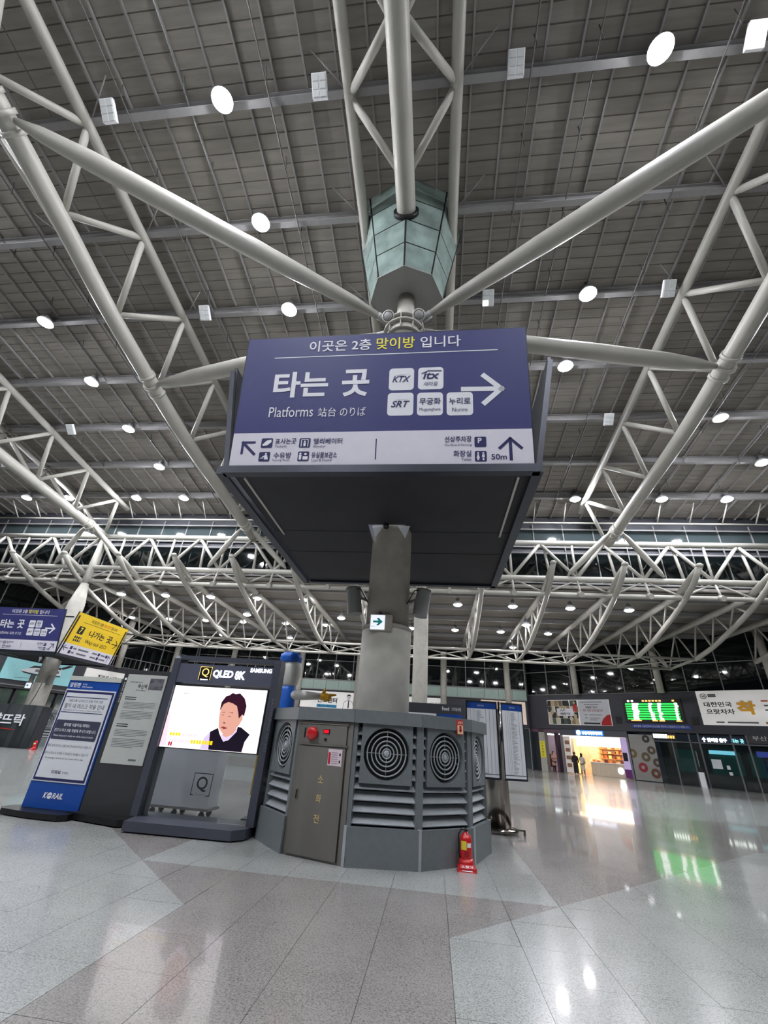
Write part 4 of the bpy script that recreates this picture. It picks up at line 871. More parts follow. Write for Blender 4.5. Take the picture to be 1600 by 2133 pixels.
# ================================================================ TIMETABLE STAND
tt = thing('timetable_stand', 'stainless post holding two tall white timetable boards with blue headers', 'timetable', (1.36, 10.95, 0))
MB().lathe([(0.26, 0.06), (0.26, 2.3)], (1.36, 11.02, 0), n=32).build('post', CHROME, tt)
MB().lathe([(0.40, 0.03), (0.40, 0.07), (0.27, 0.09)], (1.36, 11.02, 0), n=32).build('base_disc', CHROME, tt)
q = MB(); q.box(1.58, 10.80, 0.07, 1.86, 10.84, 0.10); q.box(1.82, 10.80, 0.0, 1.86, 10.84, 0.08); q.build('foot_bar', CHROME, tt)
for P0, R_, W_, nm in (((0.72, 10.66), (1, 0.03), 0.70, 'left'), ((1.50, 10.70), (1, 0.42), 0.56, 'right')):
    pp = Panel((P0[0], P0[1], 0), (R_[0], R_[1], 0), (0, 0, 1))
    fr = pp.slab(0, 0.93, W_, 2.44, -0.05, -0.003, GUN, 'board_frame', tt)
    pp.rect(0.03, 0.97, W_-0.03, 2.40, mat('timetable_sheet', (240, 242, 246), 0.5), 'sheet', fr, 0.0); pp.rect(0.03, 2.28, W_-0.03, 2.40, K_BLUE, 'header', fr, 0.003)
    pp.text('열차시각표', W_*0.38, 2.325, 0.035, P_WHITE, fr, wd=0.14, d=0.006)
    for u, wd in ((0.11, 0.004), (0.16, 0.004), (0.20, 0.005), (0.44, 0.006), (0.52, 0.006), (0.60, 0.005)):
        if u < W_-0.04: pp.rect(u, 1.02, u+wd, 2.27, P_GREY, 'column_rule', fr, 0.003)
    pp.rect(0.03, 1.02, W_-0.03, 1.035, P_GREY, 'foot_rule', fr, 0.003)
    q = MB(); random.seed(3)
    for k in range(46):
        v = 1.06+0.026*k; l = random.uniform(0.05, 0.16)
        q.poly([pp.pt(0.24, v, 0.003), pp.pt(0.24+l, v, 0.003), pp.pt(0.24+l, v+0.009, 0.003), pp.pt(0.24, v+0.009, 0.003)])
    tag(q.build('timetable_rows', mat('print_pale_grey', (158, 160, 166), 0.5), fr), kind='stuff')
q = MB(); q.tube((1.46, 10.62, 0.95), (1.46, 10.62, 2.44), 0.035, n=12); q.build('hinge_post', CHROME, tt)

# ================================================================ INFLATABLE FIGURE
inf = thing('inflatable_figure', 'tall inflatable figure in blue cap and blue body pointing with a yellow hand', 'inflatable', (-3.75, 11.5, 0))
B_BLUE = mat('inflatable_blue', (24, 92, 190), 0.45, var=0.06, scale=3, bump=0.1); B_WHT = mat('inflatable_white', (206, 206, 200), 0.5, var=0.06, scale=2.5, bump=0.15); B_YEL = mat('inflatable_yellow', (214, 160, 30), 0.45, var=0.06)
MB().lathe([(0.24, 0.0), (0.25, 0.3), (0.22, 1.4), (0.21, 2.1), (0.21, 2.5), (0.17, 2.62)], (-3.74, 11.5, 0), n=24).build('body', B_BLUE, inf)
MB().lathe([(0.17, 2.58), (0.22, 2.66), (0.265, 2.85), (0.26, 3.05), (0.235, 3.2)], (-3.75, 11.5, 0), n=24).build('head', B_WHT, inf)
MB().lathe([(0.24, 3.16), (0.285, 3.19), (0.28, 3.24), (0.295, 3.28), (0.28, 3.37), (0.2, 3.42), (0.05, 3.43)], (-3.79, 11.5, 0), n=24).build('cap', B_BLUE, inf)
MB().path([(-3.62, 11.45, 2.39), (-3.45, 11.4, 2.39), (-3.1, 11.4, 2.39), (-2.84, 11.4, 2.39)], [0.10, 0.125, 0.10, 0.075], 14).build('arm', B_WHT, inf)
h_ = MB(); h_.path([(-2.88, 11.4, 2.40), (-2.82, 11.4, 2.395), (-2.72, 11.4, 2.385), (-2.63, 11.4, 2.375), (-2.57, 11.4, 2.37)], [0.05, 0.085, 0.10, 0.085, 0.04], 12)
h_.path([(-2.70, 11.38, 2.42), (-2.58, 11.38, 2.43), (-2.44, 11.38, 2.44)], [0.045, 0.036, 0.022], 8); h_.path([(-2.78, 11.38, 2.44), (-2.74, 11.37, 2.53), (-2.73, 11.37, 2.58)], [0.05, 0.036, 0.022], 8)
for k in range(3): h_.path([(-2.68, 11.33, 2.39-0.04*k), (-2.60, 11.31, 2.385-0.04*k), (-2.66, 11.29, 2.38-0.04*k)], [0.028, 0.032, 0.026], 8)
h_.build('hand', B_YEL, inf)

# ================================================================ FAR COLUMNS
def cigar(x, y, label):
    t = thing('column', label, 'column', (x, y, 0), group='white columns under the cross truss')
    MB().lathe([(0.43, 0.0), (0.43, 8.4), (0.24, 9.75)], (x, y, 0), n=28).build('shaft', CONC, t)
    MB().path([(x, y, 9.7), (x, y, 10.4), (x, y, 11.6), (x, y, 13.3)], [0.24, 0.28, 0.22, 0.16], 12).build('steel_tip', STEEL, t)
    return t
cigar(-1.0+0.22, 25.75, 'tapered white column behind the central column, straight down the hall')
c2 = thing('column', 'round concrete column carrying the distant navy and yellow sign box', 'column', (-24.0, 25.7, 0), group='white columns under the cross truss')
CXL, CYL = -24.0, 25.75
MB().lathe([(0.52, 0.0), (0.52, 3.3)], (CXL, CYL, 0), n=28).build('lower_shaft', CONC, c2)
MB().lathe([(0.47, 3.25), (0.47, 5.0), (0.50, 7.2), (0.50, 8.3), (0.24, 9.75)], (CXL, CYL, 0), n=28).build('upper_shaft', CONC, c2)
MB().path([(CXL, CYL, 9.7), (CXL, CYL, 10.4), (CXL, CYL, 11.6), (CXL, CYL, 13.3)], [0.24, 0.28, 0.22, 0.16], 12).build('steel_tip', STEEL, c2)
MB().path([(CXL+0.3, CYL-0.43, 3.3), (CXL+0.25, CYL-0.47, 2.6), (CXL+0.1, CYL-0.5, 1.9)], 0.02, 6).build('cable', BLACK, c2)
for s_ in (-1, 1): MB().prism([V((CXL+s_*0.62, CYL-0.3, 3.2))+V((0.13*math.cos(a), 0.13*math.sin(a), 0)) for a in [k*math.pi/5 for k in range(10)]], (0, 0, 0.55)).build('speaker', STEEL2, c2)
es2 = Panel((CXL-0.62, CYL-0.56, 2.95), (1, 0, 0), (0, 0, 1)); e2 = thing('exit_direction_sign', 'tiny lit white exit sign on the far left column', 'sign', (CXL-0.45, CYL-0.56, 2.95)); f2 = es2.slab(0, 0, 0.3, 0.3, -0.08, 0.0, MATS['exit_sign_face'], 'face', e2); es2.poly([(0.08, 0.12), (0.2, 0.12), (0.2, 0.2), (0.08, 0.2)], P_TEAL, 'arrow', f2, 0.005)
k2, *_ = make_kiosk(CXL, CYL, 'distant grey fan coil kiosk at the foot of the far left column', False)
k3, *_ = make_kiosk(-0.8, 25.75, 'distant grey fan coil kiosk behind the central one, at the white column', False)
fe2 = copy_tree(fe); fe2.location = (-19.9, 22.35, 0); fe2['label'] = 'small distant red fire extinguisher by the far left kiosk'
# black cloth stall in front of the far left kiosk
stl = thing('stall_cover', 'black cloth covered stall with white brush lettering at the left edge', 'stall', (-22.7, 22.8, 0))
psl = Panel((-24.85, 22.4, 0), (1, 0.06, 0), (0, 0, 1))
CLB = mat('stall_black_cloth', (30, 36, 38), 0.7, var=0.25, scale=2, bump=0.3)
q = MB(); n = 24
for k in range(n):
    u0_, u1_ = 4.3*k/n, 4.3*(k+1)/n; f_ = lambda u: 0.05*math.sin(u*5.1)+0.03*math.sin(u*13)
    q.add([psl.pt(u0_, 0.02, f_(u0_)), psl.pt(u1_, 0.02, f_(u1_)), psl.pt(u1_, 2.0, 0.3*f_(u1_)), psl.pt(u0_, 2.0, 0.3*f_(u0_)), psl.pt(u0_, 2.0, -0.8), psl.pt(u1_, 2.0, -0.8)], [(0, 1, 2, 3), (3, 2, 5, 4)], True)
q.build('cloth', CLB, stl)
psl.slab(0.05, 0.0, 4.25, 1.96, -0.8, -0.1, WALLD, 'counter_body', stl)
psl.text('향뜨락', 1.75, 1.0, 0.55, P_WHITE, stl, wd=1.9, d=0.1, bold=0.02); psl.line([(2.3, 0.85), (3.3, 0.82)], 0.03, RED, 'underline', stl, 0.1)

# ================================================================ FAR WALLS
def glass_wall(P, parent, L, z0, z1, du, rows, d=0.0, depth=0.08, m=GLASS_D):
    n = max(1, round(L/du)); dv = (z1-z0)/rows
    for i in range(n):
        for j in range(rows):
            P.slab(L*i/n+0.03, z0+dv*j+0.03, L*(i+1)/n-0.03, z0+dv*(j+1)-0.03, d-0.04, d, m, 'window_pane', parent)
    for i in range(n+1): P.slab(L*i/n-0.035, z0, L*i/n+0.035, z1, d-0.02, d+depth, STEEL2, 'mullion', parent)
    for j in range(rows+1): P.slab(0, z0+dv*j-0.03, L, z0+dv*j+0.03, d-0.01, d+depth*0.6, STEEL2, 'transom', parent)
# back wall
wb = MB().box(-26.5, 47.3, 0, 9.4, 47.5, 10.75).build('wall_back', WALLD); tag(wb, kind='structure')
pbk = Panel((-26.3, 47.0, 0), (1, 0, 0), (0, 0, 1)); LB = 35.5
pbk.slab(0, 3.5, LB, 5.85, -0.3, 0.0, FASC, 'fascia', wb)
n = 26
for i in range(n): pbk.slab(LB*i/n+0.01, 5.9, LB*(i+1)/n-0.01, 6.78, -0.25, 0.12, LEDGE, 'ledge_panel', wb)
pbk.slab(0, 6.78, LB, 6.86, -0.3, 0.16, STEEL2, 'ledge_cap', wb); pbk.slab(0, 5.83, LB, 5.9, -0.3, 0.16, STEEL2, 'ledge_base', wb)
glass_wall(pbk, wb, LB, 6.9, 10.7, 1.97, 2, -0.2)
for x in (-22, -14.2, -7.9, 1.0, 7.4): MB().tube((x, 46.85, 3.5), (x, 46.85, 10.2), 0.3, n=16).build('wall_column', CONC, wb)
# dim shop fronts below the fascia
glass_wall(pbk, wb, LB, 0.05, 3.45, 2.9, 1, -0.15, m=GLASS_T)
# left wall
LD = V((1.6, 4.7, 0)).normalized(); LL = 28.5
pw = Panel(V((-26.3, 47.0, 0))-LD*LL, LD, (0, 0, 1))
wl = pw.slab(-0.5, 0, LL, 10.75, -0.6, -0.35, WALLD, 'wall_left'); tag(wl, kind='structure')
pw.slab(-0.5, 3.25, LL, 6.0, -0.35, 0.0, FASC, 'fascia', wl); pw.slab(-0.5, 3.42, LL, 3.5, 0.0, 0.06, STEEL2, 'fascia_trim', wl)
glass_wall(pw, wl, LL, 6.05, 10.7, 2.2, 2, -0.3)
for k in range(26): pw.slab(LL-0.6-0.55*k-0.02, 6.0, LL-0.6-0.55*k+0.02, 6.9, -0.06, -0.02, STEEL2, 'railing_post', wl)
pw.slab(LL-15, 6.86, LL, 6.92, -0.07, -0.01, STEEL2, 'handrail', wl)
for u in (LL-3.0, LL-9, LL-15.5): MB().tube(pw.pt(u, 5.9, 0.15), pw.pt(u, 10.6, 0.15), 0.28, n=14).build('wall_column', CONC, wl)
for i in range(9): pw.slab(3.1*i+0.1, 0.05, 3.1*i+2.9, 3.2, -0.3, -0.26, mat('dim_shop_glass', (70, 84, 78), 0.08, spec=0.7, var=0.5, scale=0.8), 'shop_window', wl)
for i in range(10): pw.slab(3.1*i-0.06, 0, 3.1*i+0.08, 3.25, -0.3, -0.15, FASC, 'shop_pillar', wl)
# right wall (shops)
RD = V((12.7, -10.4, 0)).normalized(); LR = 33.0
pr = Panel(V((9.2, 47.7, 0)), RD, (0, 0, 1))
wr = pr.slab(-0.2, 3.45, LR, 10.75, -0.55, -0.30, WALLD, 'wall_right'); tag(wr, kind='structure')
pr.slab(-0.2, 3.52, LR, 6.42, -0.3, 0.0, FASC, 'fascia', wr)
glass_wall(pr, wr, LR, 6.5, 10.7, 2.35, 2, -0.25)
for u in (5.3, 12.3, 19.6, 26.5): MB().tube(pr.pt(u, 6.4, 0.2), pr.pt(u, 10.6, 0.2), 0.27, n=14).build('wall_column', CONC, wr)
pr.slab(17.0, 3.0, LR, 3.55, -0.3, -0.02, mat('fascia_brown', (70, 66, 66), 0.5), 'lintel', wr)
pr.slab(18.0, 0, LR, 3.0, -1.5, -1.4, WALLD, 'lobby_back', wr)

# ---- billboards
def billboard(name, label, P, u0_, v0, u1_, v1, m, cat='billboard', d=0.0, th=0.08):
    t = thing(name, label, cat, tuple(P.pt((u0_+u1_)/2, v0, d)))
    f = P.slab(u0_, v0, u1_, v1, d, d+th, m, 'face', t); return t, f
BW = mat('billboard_white_glow', (232, 230, 226), 0.5, emit=0.3); BC = mat('billboard_cyan', (150, 208, 214), 0.5, emit=0.16, var=0.05)  # faint glow added to the board faces so they don't come out dim
D1, D2, D3 = 0.09, 0.10, 0.11
# people poster
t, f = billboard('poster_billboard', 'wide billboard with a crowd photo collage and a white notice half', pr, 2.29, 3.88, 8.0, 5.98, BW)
cols = [mat('collage_%d' % i, c, 0.5) for i, c in enumerate(((40, 40, 36), (150, 128, 92), (72, 92, 74), (196, 176, 136), (52, 60, 50), (120, 100, 72), (24, 24, 26), (208, 198, 180)))]
random.seed(11)
for i in range(8):
    for j in range(4):
        a = 2.32+0.36*i+random.uniform(-0.04, 0.04); b = 3.91+0.51*j
        pr.poly([(a, b), (a+0.36, b), (a+0.36+random.uniform(-.06, .06), b+0.5), (a+random.uniform(-.06, .06), b+0.5)], cols[random.randrange(8)], 'collage_patch', f, D1)
for i, (u, v, c) in enumerate(((2.7, 4.9, 3), (3.3, 4.3, 7), (3.9, 5.3, 3), (4.5, 4.4, 7), (4.9, 4.6, 3))):
    pr.poly([(u+0.16*math.cos(k*math.pi/5), v+0.2*math.sin(k*math.pi/5)) for k in range(10)], cols[c], 'collage_head', f, D2)
pr.poly([(4.72, 5.0), (5.12, 5.0), (5.1, 5.55), (4.9, 5.62), (4.76, 5.5)], RED, 'collage_coat', f, D2); pr.poly([(4.9+0.11*math.cos(k*math.pi/5), 5.72+0.13*math.sin(k*math.pi/5)) for k in range(10)], cols[3], 'collage_head', f, D2)
pr.rect(3.2, 4.62, 4.75, 5.25, P_WHITE, 'white_card', f, D2); pr.text('새출발기금', 3.45, 4.7, 0.2, P_BLACK, f, wd=1.0, d=D3, bold=0.02); pr.line([(3.5, 5.0), (3.65, 5.15), (3.75, 5.0), (3.9, 5.15), (4.0, 5.05)], 0.04, P_BLACK, 'logo_squiggle', f, D3)
pr.rect(5.28, 3.9, 7.97, 5.96, PAPER, 'notice_half', f, D1)
pr.text('새출발기금이', 5.9, 5.25, 0.2, P_BLACK, f, wd=1.05, d=D2, bold=0.015); pr.text('재기 지원 도와드립니다', 5.65, 4.98, 0.2, mat('print_maroon', (150, 50, 60), 0.5), f, wd=1.75, d=D2, bold=0.015)
for u, v, l in ((5.5, 5.75, 1.9), (5.8, 5.55, 1.3), (5.75, 4.7, 0.25), (6.15, 4.7, 1.1), (5.75, 4.45, 0.25), (6.15, 4.45, 0.9), (6.15, 4.3, 0.7)): pr.rect(u, v, u+l, v+0.05, P_GREY, 'fine_print', f, D2)
pr.rect(5.6, 3.97, 7.0, 4.1, P_BLACK, 'phone_bar', f, D2); pr.poly([(7.1, 3.9), (7.97, 3.9), (7.97, 4.75), (7.7, 4.72), (7.35, 4.45), (7.15, 4.15)], RED, 'red_corner', f, D2)
# departures board
DB = mat('led_board_dark', (36, 34, 30), 0.4); GRN = mat('led_green', (20, 30, 20), 0.4, emit=2.6, ecol=(30, 235, 70)); AMB = mat('led_amber', (40, 30, 10), 0.4, emit=2.2, ecol=(240, 170, 90)); WHT = mat('led_white', (60, 60, 60), 0.4, emit=4.0, ecol=(245, 255, 245))
t, f = billboard('departure_board', 'green and white lit departure board on the right fascia', pr, 9.13, 4.22, 13.5, 5.98, DB, 'display board', th=0.12)
d_ = 0.135
for k in range(7):
    v = 4.42+0.185*k; pr.rect(9.35, v, 13.25, v+0.105, GRN, 'green_row', f, d_)
    for a, b in ((9.85, 10.3), (11.15, 11.4), (11.8, 12.05), (13.0, 13.2)):
        o_ = random.uniform(-0.05, 0.05); pr.rect(a+o_, v-0.01, b+o_*2, v+0.13, WHT, 'white_entry', f, d_+0.01)
for a in (9.55, 9.85, 10.7, 10.95, 11.2, 11.45, 11.7, 11.95, 12.9): pr.rect(a, 5.76, a+0.17, 5.88, AMB if a > 10 else WHT, 'header_glyph', f, d_)
for a in (9.6, 10.0, 11.2, 11.7, 12.9): pr.rect(a, 4.30, a+0.4, 4.38, AMB, 'footer_glyph', f, d_)
t, f = billboard('platform_notice_strip', 'thin blue notice strip with white text under the departure board', pr, 9.55, 3.78, 13.8, 4.06, mat('strip_blue', (40, 66, 140), 0.5, emit=0.1), 'sign')
pr.text('열차출발 15분전부터 타는곳을 확인하고 탑승하시기 바랍니다.', 9.7, 3.85, 0.15, P_WHITE, f, wd=3.95, d=D1)
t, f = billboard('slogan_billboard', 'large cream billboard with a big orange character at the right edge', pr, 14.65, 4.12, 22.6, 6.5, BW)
OR = mat('print_gold', (226, 164, 40), 0.5, emit=0.15)
pr.text('대한민국', 15.0, 5.35, 0.36, P_BLACK, f, wd=1.75, d=D1, bold=0.025); pr.text('으랏차차', 15.05, 4.86, 0.36, P_BLACK, f, wd=1.75, d=D1, bold=0.025)
pr.text('착', 16.97, 4.80, 1.0, P_WHITE, f, wd=1.2, d=D1, bold=0.07); pr.text('착', 17.0, 4.84, 0.92, OR, f, wd=1.12, d=D2, bold=0.045)
pr.line([(15.1+0.2*math.cos(k*math.pi/8), 6.12+0.17*math.sin(k*math.pi/8)) for k in range(17)], 0.04, P_BLACK, 'badge_ring', f, D1); pr.text('60', 15.0, 6.04, 0.16, P_BLACK, f, wd=0.22, d=D1, bold=0.03)
for u, v, l, m in ((15.4, 6.16, 0.5, P_GREY), (15.4, 6.05, 0.5, P_GREY), (18.5, 5.7, 0.4, P_ORANGE), (19.0, 5.7, 1.8, P_GREY), (18.6, 5.4, 0.9, P_GREY), (19.6, 5.4, 0.5, P_ORANGE), (18.6, 5.1, 1.6, P_GREY), (18.7, 4.8, 1.5, P_GREY), (15.5, 4.27, 0.5, P_GREY), (16.2, 4.27, 1.8, P_GREY)): pr.rect(u, v, u+l, v+0.1, m, 'fine_print', f, D1)
pr.rect(18.4, 4.24, 22.4, 4.38, mat('print_brown', (176, 106, 60), 0.5), 'brown_bar', f, D1)
pr.text('부산', 17.35, 3.62 if False else 3.18, 0.3, P_WHITE, wr, wd=0.8, d=0.01); pr.text('가는 길', 18.5, 3.18, 0.3, P_WHITE, wr, wd=1.2, d=0.01)
for u in (8.35, 13.95):
    o = pr.slab(u, 4.1, u+0.42, 4.6, 0.0, 0.06, BLACK, 'wall_speaker'); tag(o, 'square black wall speaker ' + ('left of the departure board' if u < 9 else 'right of the departure board'), 'speaker', 'square speakers on the right fascia')
# back wall banners
t, f = billboard('phone_banner', 'white banner with blue phone strip and a small suited figure drawing', pbk, 12.5, 4.1, 18.3, 5.68, BW)
pbk.rect(14.3, 4.15, 16.4, 4.45, mat('strip_cyan', (70, 170, 220), 0.5), 'blue_strip', f, D1); pbk.text('TEL 010.7902-7722', 14.4, 4.2, 0.18, P_BLACK, f, wd=1.9, d=D2, bold=0.02)
pbk.text('신고센터', 14.3, 4.6, 0.5, P_BLACK, f, wd=2.1, d=D1, bold=0.03)
pbk.poly([(17.6+0.17*math.cos(k*math.pi/6), 5.2+0.24*math.sin(k*math.pi/6)) for k in range(12)], PAPER, 'drawn_face', f, D2); pbk.poly([(17.4, 5.22), (17.42, 5.45), (17.6, 5.52), (17.8, 5.45), (17.82, 5.22), (17.75, 5.35), (17.5, 5.35)], P_BLACK, 'drawn_hair', f, D3)
pbk.line([(17.05, 4.15), (17.15, 4.75), (17.45, 4.92), (17.75, 4.92), (18.05, 4.75), (18.15, 4.15)], 0.035, P_BLACK, 'drawn_shoulders', f, D2); pbk.poly([(17.56, 4.9), (17.66, 4.9), (17.68, 4.3), (17.6, 4.15), (17.54, 4.3)], P_BLACK, 'drawn_tie', f, D2)
t, f = billboard('pale_wall_banner', 'pale banner on the back wall beside the far white column', pbk, 23.4, 4.95, 27.3, 5.65, BW)
pbk.text('시간 안내판', 25.9, 5.05, 0.2, P_BLACK, f, wd=1.2, d=D1)
t, f = billboard('cream_wall_panel', 'cream lit panel on the back wall behind the timetable', pbk, 31.0, 3.75, 35.3, 5.75, mat('panel_cream', (232, 212, 196), 0.5, emit=0.3))
# dark counter sign between the columns
cs = thing('counter_sign', 'dark counter with small white shop lettering behind the kiosk', 'counter', (0.05, 16.5, 0))
pc = Panel((-1.15, 16.5, 0), (1, 0.03, 0), (0, 0, 1)); pc.slab(0.0, 0.0, 2.2, 2.35, -0.6, -0.05, WALLD, 'counter_body', cs); c_f = pc.slab(-0.02, 2.3, 2.22, 2.78, -0.6, 0.0, FASC, 'sign_board', cs)
pc.text('Food', 1.45, 2.58, 0.12, P_WHITE, c_f, wd=0.25, d=0.004, bold=0.02); pc.text('코레일유통', 1.78, 2.58, 0.11, P_WHITE, c_f, wd=0.33, d=0.004)
pc.rect(1.3, 2.36, 2.15, 2.46, K_BLUE, 'blue_strip', c_f, 0.004); pc.rect(0.02, 2.36, 1.25, 2.46, P_WHITE, 'white_strip', c_f, 0.004)
# left wall billboards
uT = (V((-32.0, 30.3, 0))-pw.P).dot(LD)
t, f = billboard('train_billboard', 'pale cyan billboard with a drawn high-speed train at the far left', pw, uT-0.1, 3.82, uT+5.0, 5.55, BC)
for pts, m in (([(1.05, 4.55), (1.5, 4.72), (2.0, 4.82), (4.0, 4.95), (4.1, 4.55), (2.2, 4.45), (1.3, 4.45)], P_WHITE), ([(1.55, 4.75), (1.9, 4.98), (3.9, 5.12), (4.0, 4.96), (2.0, 4.84)], P_BLACK), ([(2.1, 4.56), (3.9, 4.66), (3.9, 4.85), (2.1, 4.74)], P_GREY), ([(1.1, 4.5), (2.2, 4.4), (4.1, 4.5), (4.1, 4.42), (2.2, 4.3), (1.4, 4.38)], P_BLACK), ([(3.9, 5.1), (4.5, 5.4), (4.75, 5.3), (4.1, 5.0)], P_BLACK), ([(4.5, 5.4), (4.75, 5.48), (4.8, 5.3)], P_GREY)):
    pw.poly([(uT+a, b) for a, b in pts], m, 'train_shape', f, D1 + (0.01 if m in (P_BLACK, P_GREY) else 0))
pw.line([(uT+0.9, 3.98), (uT+3.1, 4.15)], 0.025, P_GREY, 'drawn_line', f, D1); pw.rect(uT+1.9, 4.15, uT+2.3, 4.2, P_GREY, 'fine_print', f, D1)
t, f = billboard('white_wall_board', 'white board with black lettering on the left wall above the blue notice board', pw, uT+6.0, 3.9, uT+10.3, 5.5, BW)
pw.text('행복을 나르는', uT+7.2, 4.75, 0.35, P_BLACK, f, wd=2.2, d=D1, bold=0.02)
# lit shop details on the left
SL = mat('shop_light_white', (240, 250, 250), 0.4, emit=5.0)
for i, (u, v, a, b) in enumerate(((uT-1.6, 2.2, 1.5, 0.5), (uT+5.6, 2.55, 0.7, 0.35), (uT+3.0, 2.7, 0.3, 0.25))):
    o = pw.slab(u, v, u+a, v+b, -0.05, 0.0, SL if i else mat('shop_light_teal', (190, 230, 220), 0.4, emit=0.8), 'shop_light_box'); tag(o, ('wide pale teal lit shop window at the left edge', 'small bright shop light box right of the far left column', 'small bright shop light box left of the far left column')[i], 'light box')
o = pw.slab(uT+6.5, 1.5, uT+8.0, 2.3, -0.1, 0.0, mat('shop_yellow_sign', (190, 176, 90), 0.5, emit=0.15), 'shop_sign'); tag(o, 'dull yellow shop sign behind the blue notice board', 'sign')

# ---- snack shop
shp = thing('snack_shop', 'brightly lit snack shop with warm shelves and a white light box', 'shop', tuple(pr.pt(6.0, 0, -1.5)))
WARM = mat('shop_warm_wall', (230, 190, 146), 0.6, var=0.2, scale=3); WOODP = mat('shop_counter_front', (206, 190, 166), 0.5, var=0.05)
pr.slab(3.15, 0, 3.3, 3.5, -3.2, 0.0, mat('shop_grey_frame', (120, 120, 128), 0.5), 'side_wall', shp); pr.slab(8.85, 0, 9.0, 3.5, -3.2, 0.0, MATS['shop_grey_frame'], 'side_wall', shp)
pr.slab(3.3, 0, 8.85, 3.5, -3.3, -3.2, WARM, 'back_wall', shp); pr.slab(3.15, 3.02, 9.0, 3.5, -3.2, 0.02, mat('shop_header', (80, 84, 92), 0.5), 'header', shp)
pr.slab(3.3, 2.9, 8.85, 3.0, -3.2, -0.3, mat('shop_ceiling_light', (255, 236, 210), 0.5, emit=5.0, ecol=(255, 236, 214)), 'ceiling_light', shp)
pr.slab(4.5, 2.25, 8.2, 2.88, -0.5, -0.3, mat('menu_light_box', (255, 250, 240), 0.5, emit=5.0), 'menu_light_box', shp)
pr.slab(5.5, 0.0, 8.6, 1.0, -1.0, -0.35, WOODP, 'counter', shp); pr.slab(5.45, 1.0, 8.65, 1.06, -1.05, -0.3, P_WHITE, 'counter_top', shp)
for k in range(8): pr.slab(5.5+0.385*k, 0.05, 5.5+0.385*k+0.37, 0.98, -0.35, -0.335, WOODP, 'counter_board', shp)
for v in (1.35, 1.75, 2.1): pr.slab(5.3, v, 8.8, v+0.04, -3.2, -2.7, mat('shelf_wood', (176, 110, 56), 0.5), 'shelf', shp)
MB().lathe([(0.24, 0), (0.24, 0.02)], pr.pt(7.9, 0.55, -0.335), pr.N, n=20).build('round_logo', SL, shp)
pr.slab(3.35, 0.1, 3.95, 2.95, -0.35, -0.2, mat('menu_poster', (214, 206, 200), 0.5, emit=0.2), 'menu_poster', shp); 
for v in (2.3, 1.7, 1.1, 0.5): pr.slab(3.45, v, 3.85, v+0.3, -0.2, -0.19, mat('menu_photo', (150, 112, 84), 0.5, var=0.4, scale=9), 'menu_photo', shp)
pr.slab(4.15, 0.1, 4.5, 2.85, -0.6, -0.45, mat('lit_orange_panel', (255, 206, 120), 0.5, emit=1.6), 'lit_panel', shp)
pr.slab(8.3, 0.1, 8.85, 3.0, -0.25, -0.1, mat('lilac_panel', (190, 170, 214), 0.5, emit=0.35), 'lilac_panel', shp); pr.slab(8.35, 1.3, 8.7, 1.9, -0.1, -0.08, BLACK, 'ordering_screen', shp); pr.slab(8.3, 0.1, 8.85, 0.7, -0.1, -0.08, mat('purple_base', (110, 40, 120), 0.5), 'purple_base', shp)
random.seed(5)
for v in (1.39, 1.79, 2.14, 1.06):
    for k in range(9):
        u = 5.45+0.36*k if v > 1.07 else 5.6+0.33*k
        dd = -3.0 if v > 1.07 else -0.75
        o = pr.slab(u, v, u+random.uniform(0.18, 0.28), v+random.uniform(0.12, 0.26), dd, dd+0.2, mat('snack_%d' % (k % 4), ((216, 130, 50), (168, 84, 40), (236, 190, 110), (120, 56, 36))[k % 4], 0.5), 'snack_box')
        tag(o, ('first', 'second', 'third', 'fourth', 'fifth', 'sixth', 'seventh', 'eighth', 'ninth')[k] + ' snack box from the left on the snack shop ' + {1.39: 'lowest shelf', 1.79: 'middle shelf', 2.14: 'top shelf', 1.06: 'counter'}[v], 'box', 'snack boxes in the lit shop ' + ('counter' if v < 1.07 else 'shelves'))
t, f = billboard('shop_sign', 'glowing white shop sign with blue halo above the snack shop', pr, 4.7, 3.06, 7.1, 3.48, mat('sign_blue_halo', (40, 110, 180), 0.4, emit=1.2), 'sign', 0.02, 0.05)
MB().lathe([(0.2, 0), (0.2, 0.02)], pr.pt(4.95, 3.27, 0.07), pr.N, n=20).build('round_logo', GLOW, f)
pr.text('부산어묵베이커리', 5.25, 3.12, 0.28, GLOW, f, wd=1.75, d=0.09, bold=0.06)
# doughnut poster panel
dp = thing('doughnut_poster', 'grey wall panel printed with large doughnuts beside the snack shop', 'poster', tuple(pr.pt(9.9, 0, 0)))
pf_ = pr.slab(9.05, 0.05, 10.95, 3.3, -0.3, -0.05, mat('poster_stone', (150, 148, 144), 0.5, var=0.05), 'panel', dp)
for (u, v, r_), c in (((9.15, 1.9, 0.33), (110, 92, 50)), ((10.35, 3.0, 0.28), (44, 36, 32)), ((10.6, 2.2, 0.30), (84, 70, 52)), ((10.1, 1.7, 0.33), (96, 84, 56)), ((9.75, 0.95, 0.34), (150, 40, 52)), ((10.6, 0.6, 0.34), (104, 66, 44)), ((10.85, 1.35, 0.3), (80, 66, 50))):
    q = MB(); n = 20
    uu = [2*math.pi*k/n for k in range(n)]
    for k in range(n):
        a, b = uu[k], uu[(k+1) % n]
        q.poly([pr.pt(min(10.95, max(9.05, u+r_*math.cos(t_)*s)), v+r_*math.sin(t_)*s, -0.04) for t_, s in ((a, 1), (b, 1), (b, 0.38), (a, 0.38))])
    q.build('doughnut_print', mat('doughnut_%d' % c[0], c, 0.5), pf_)
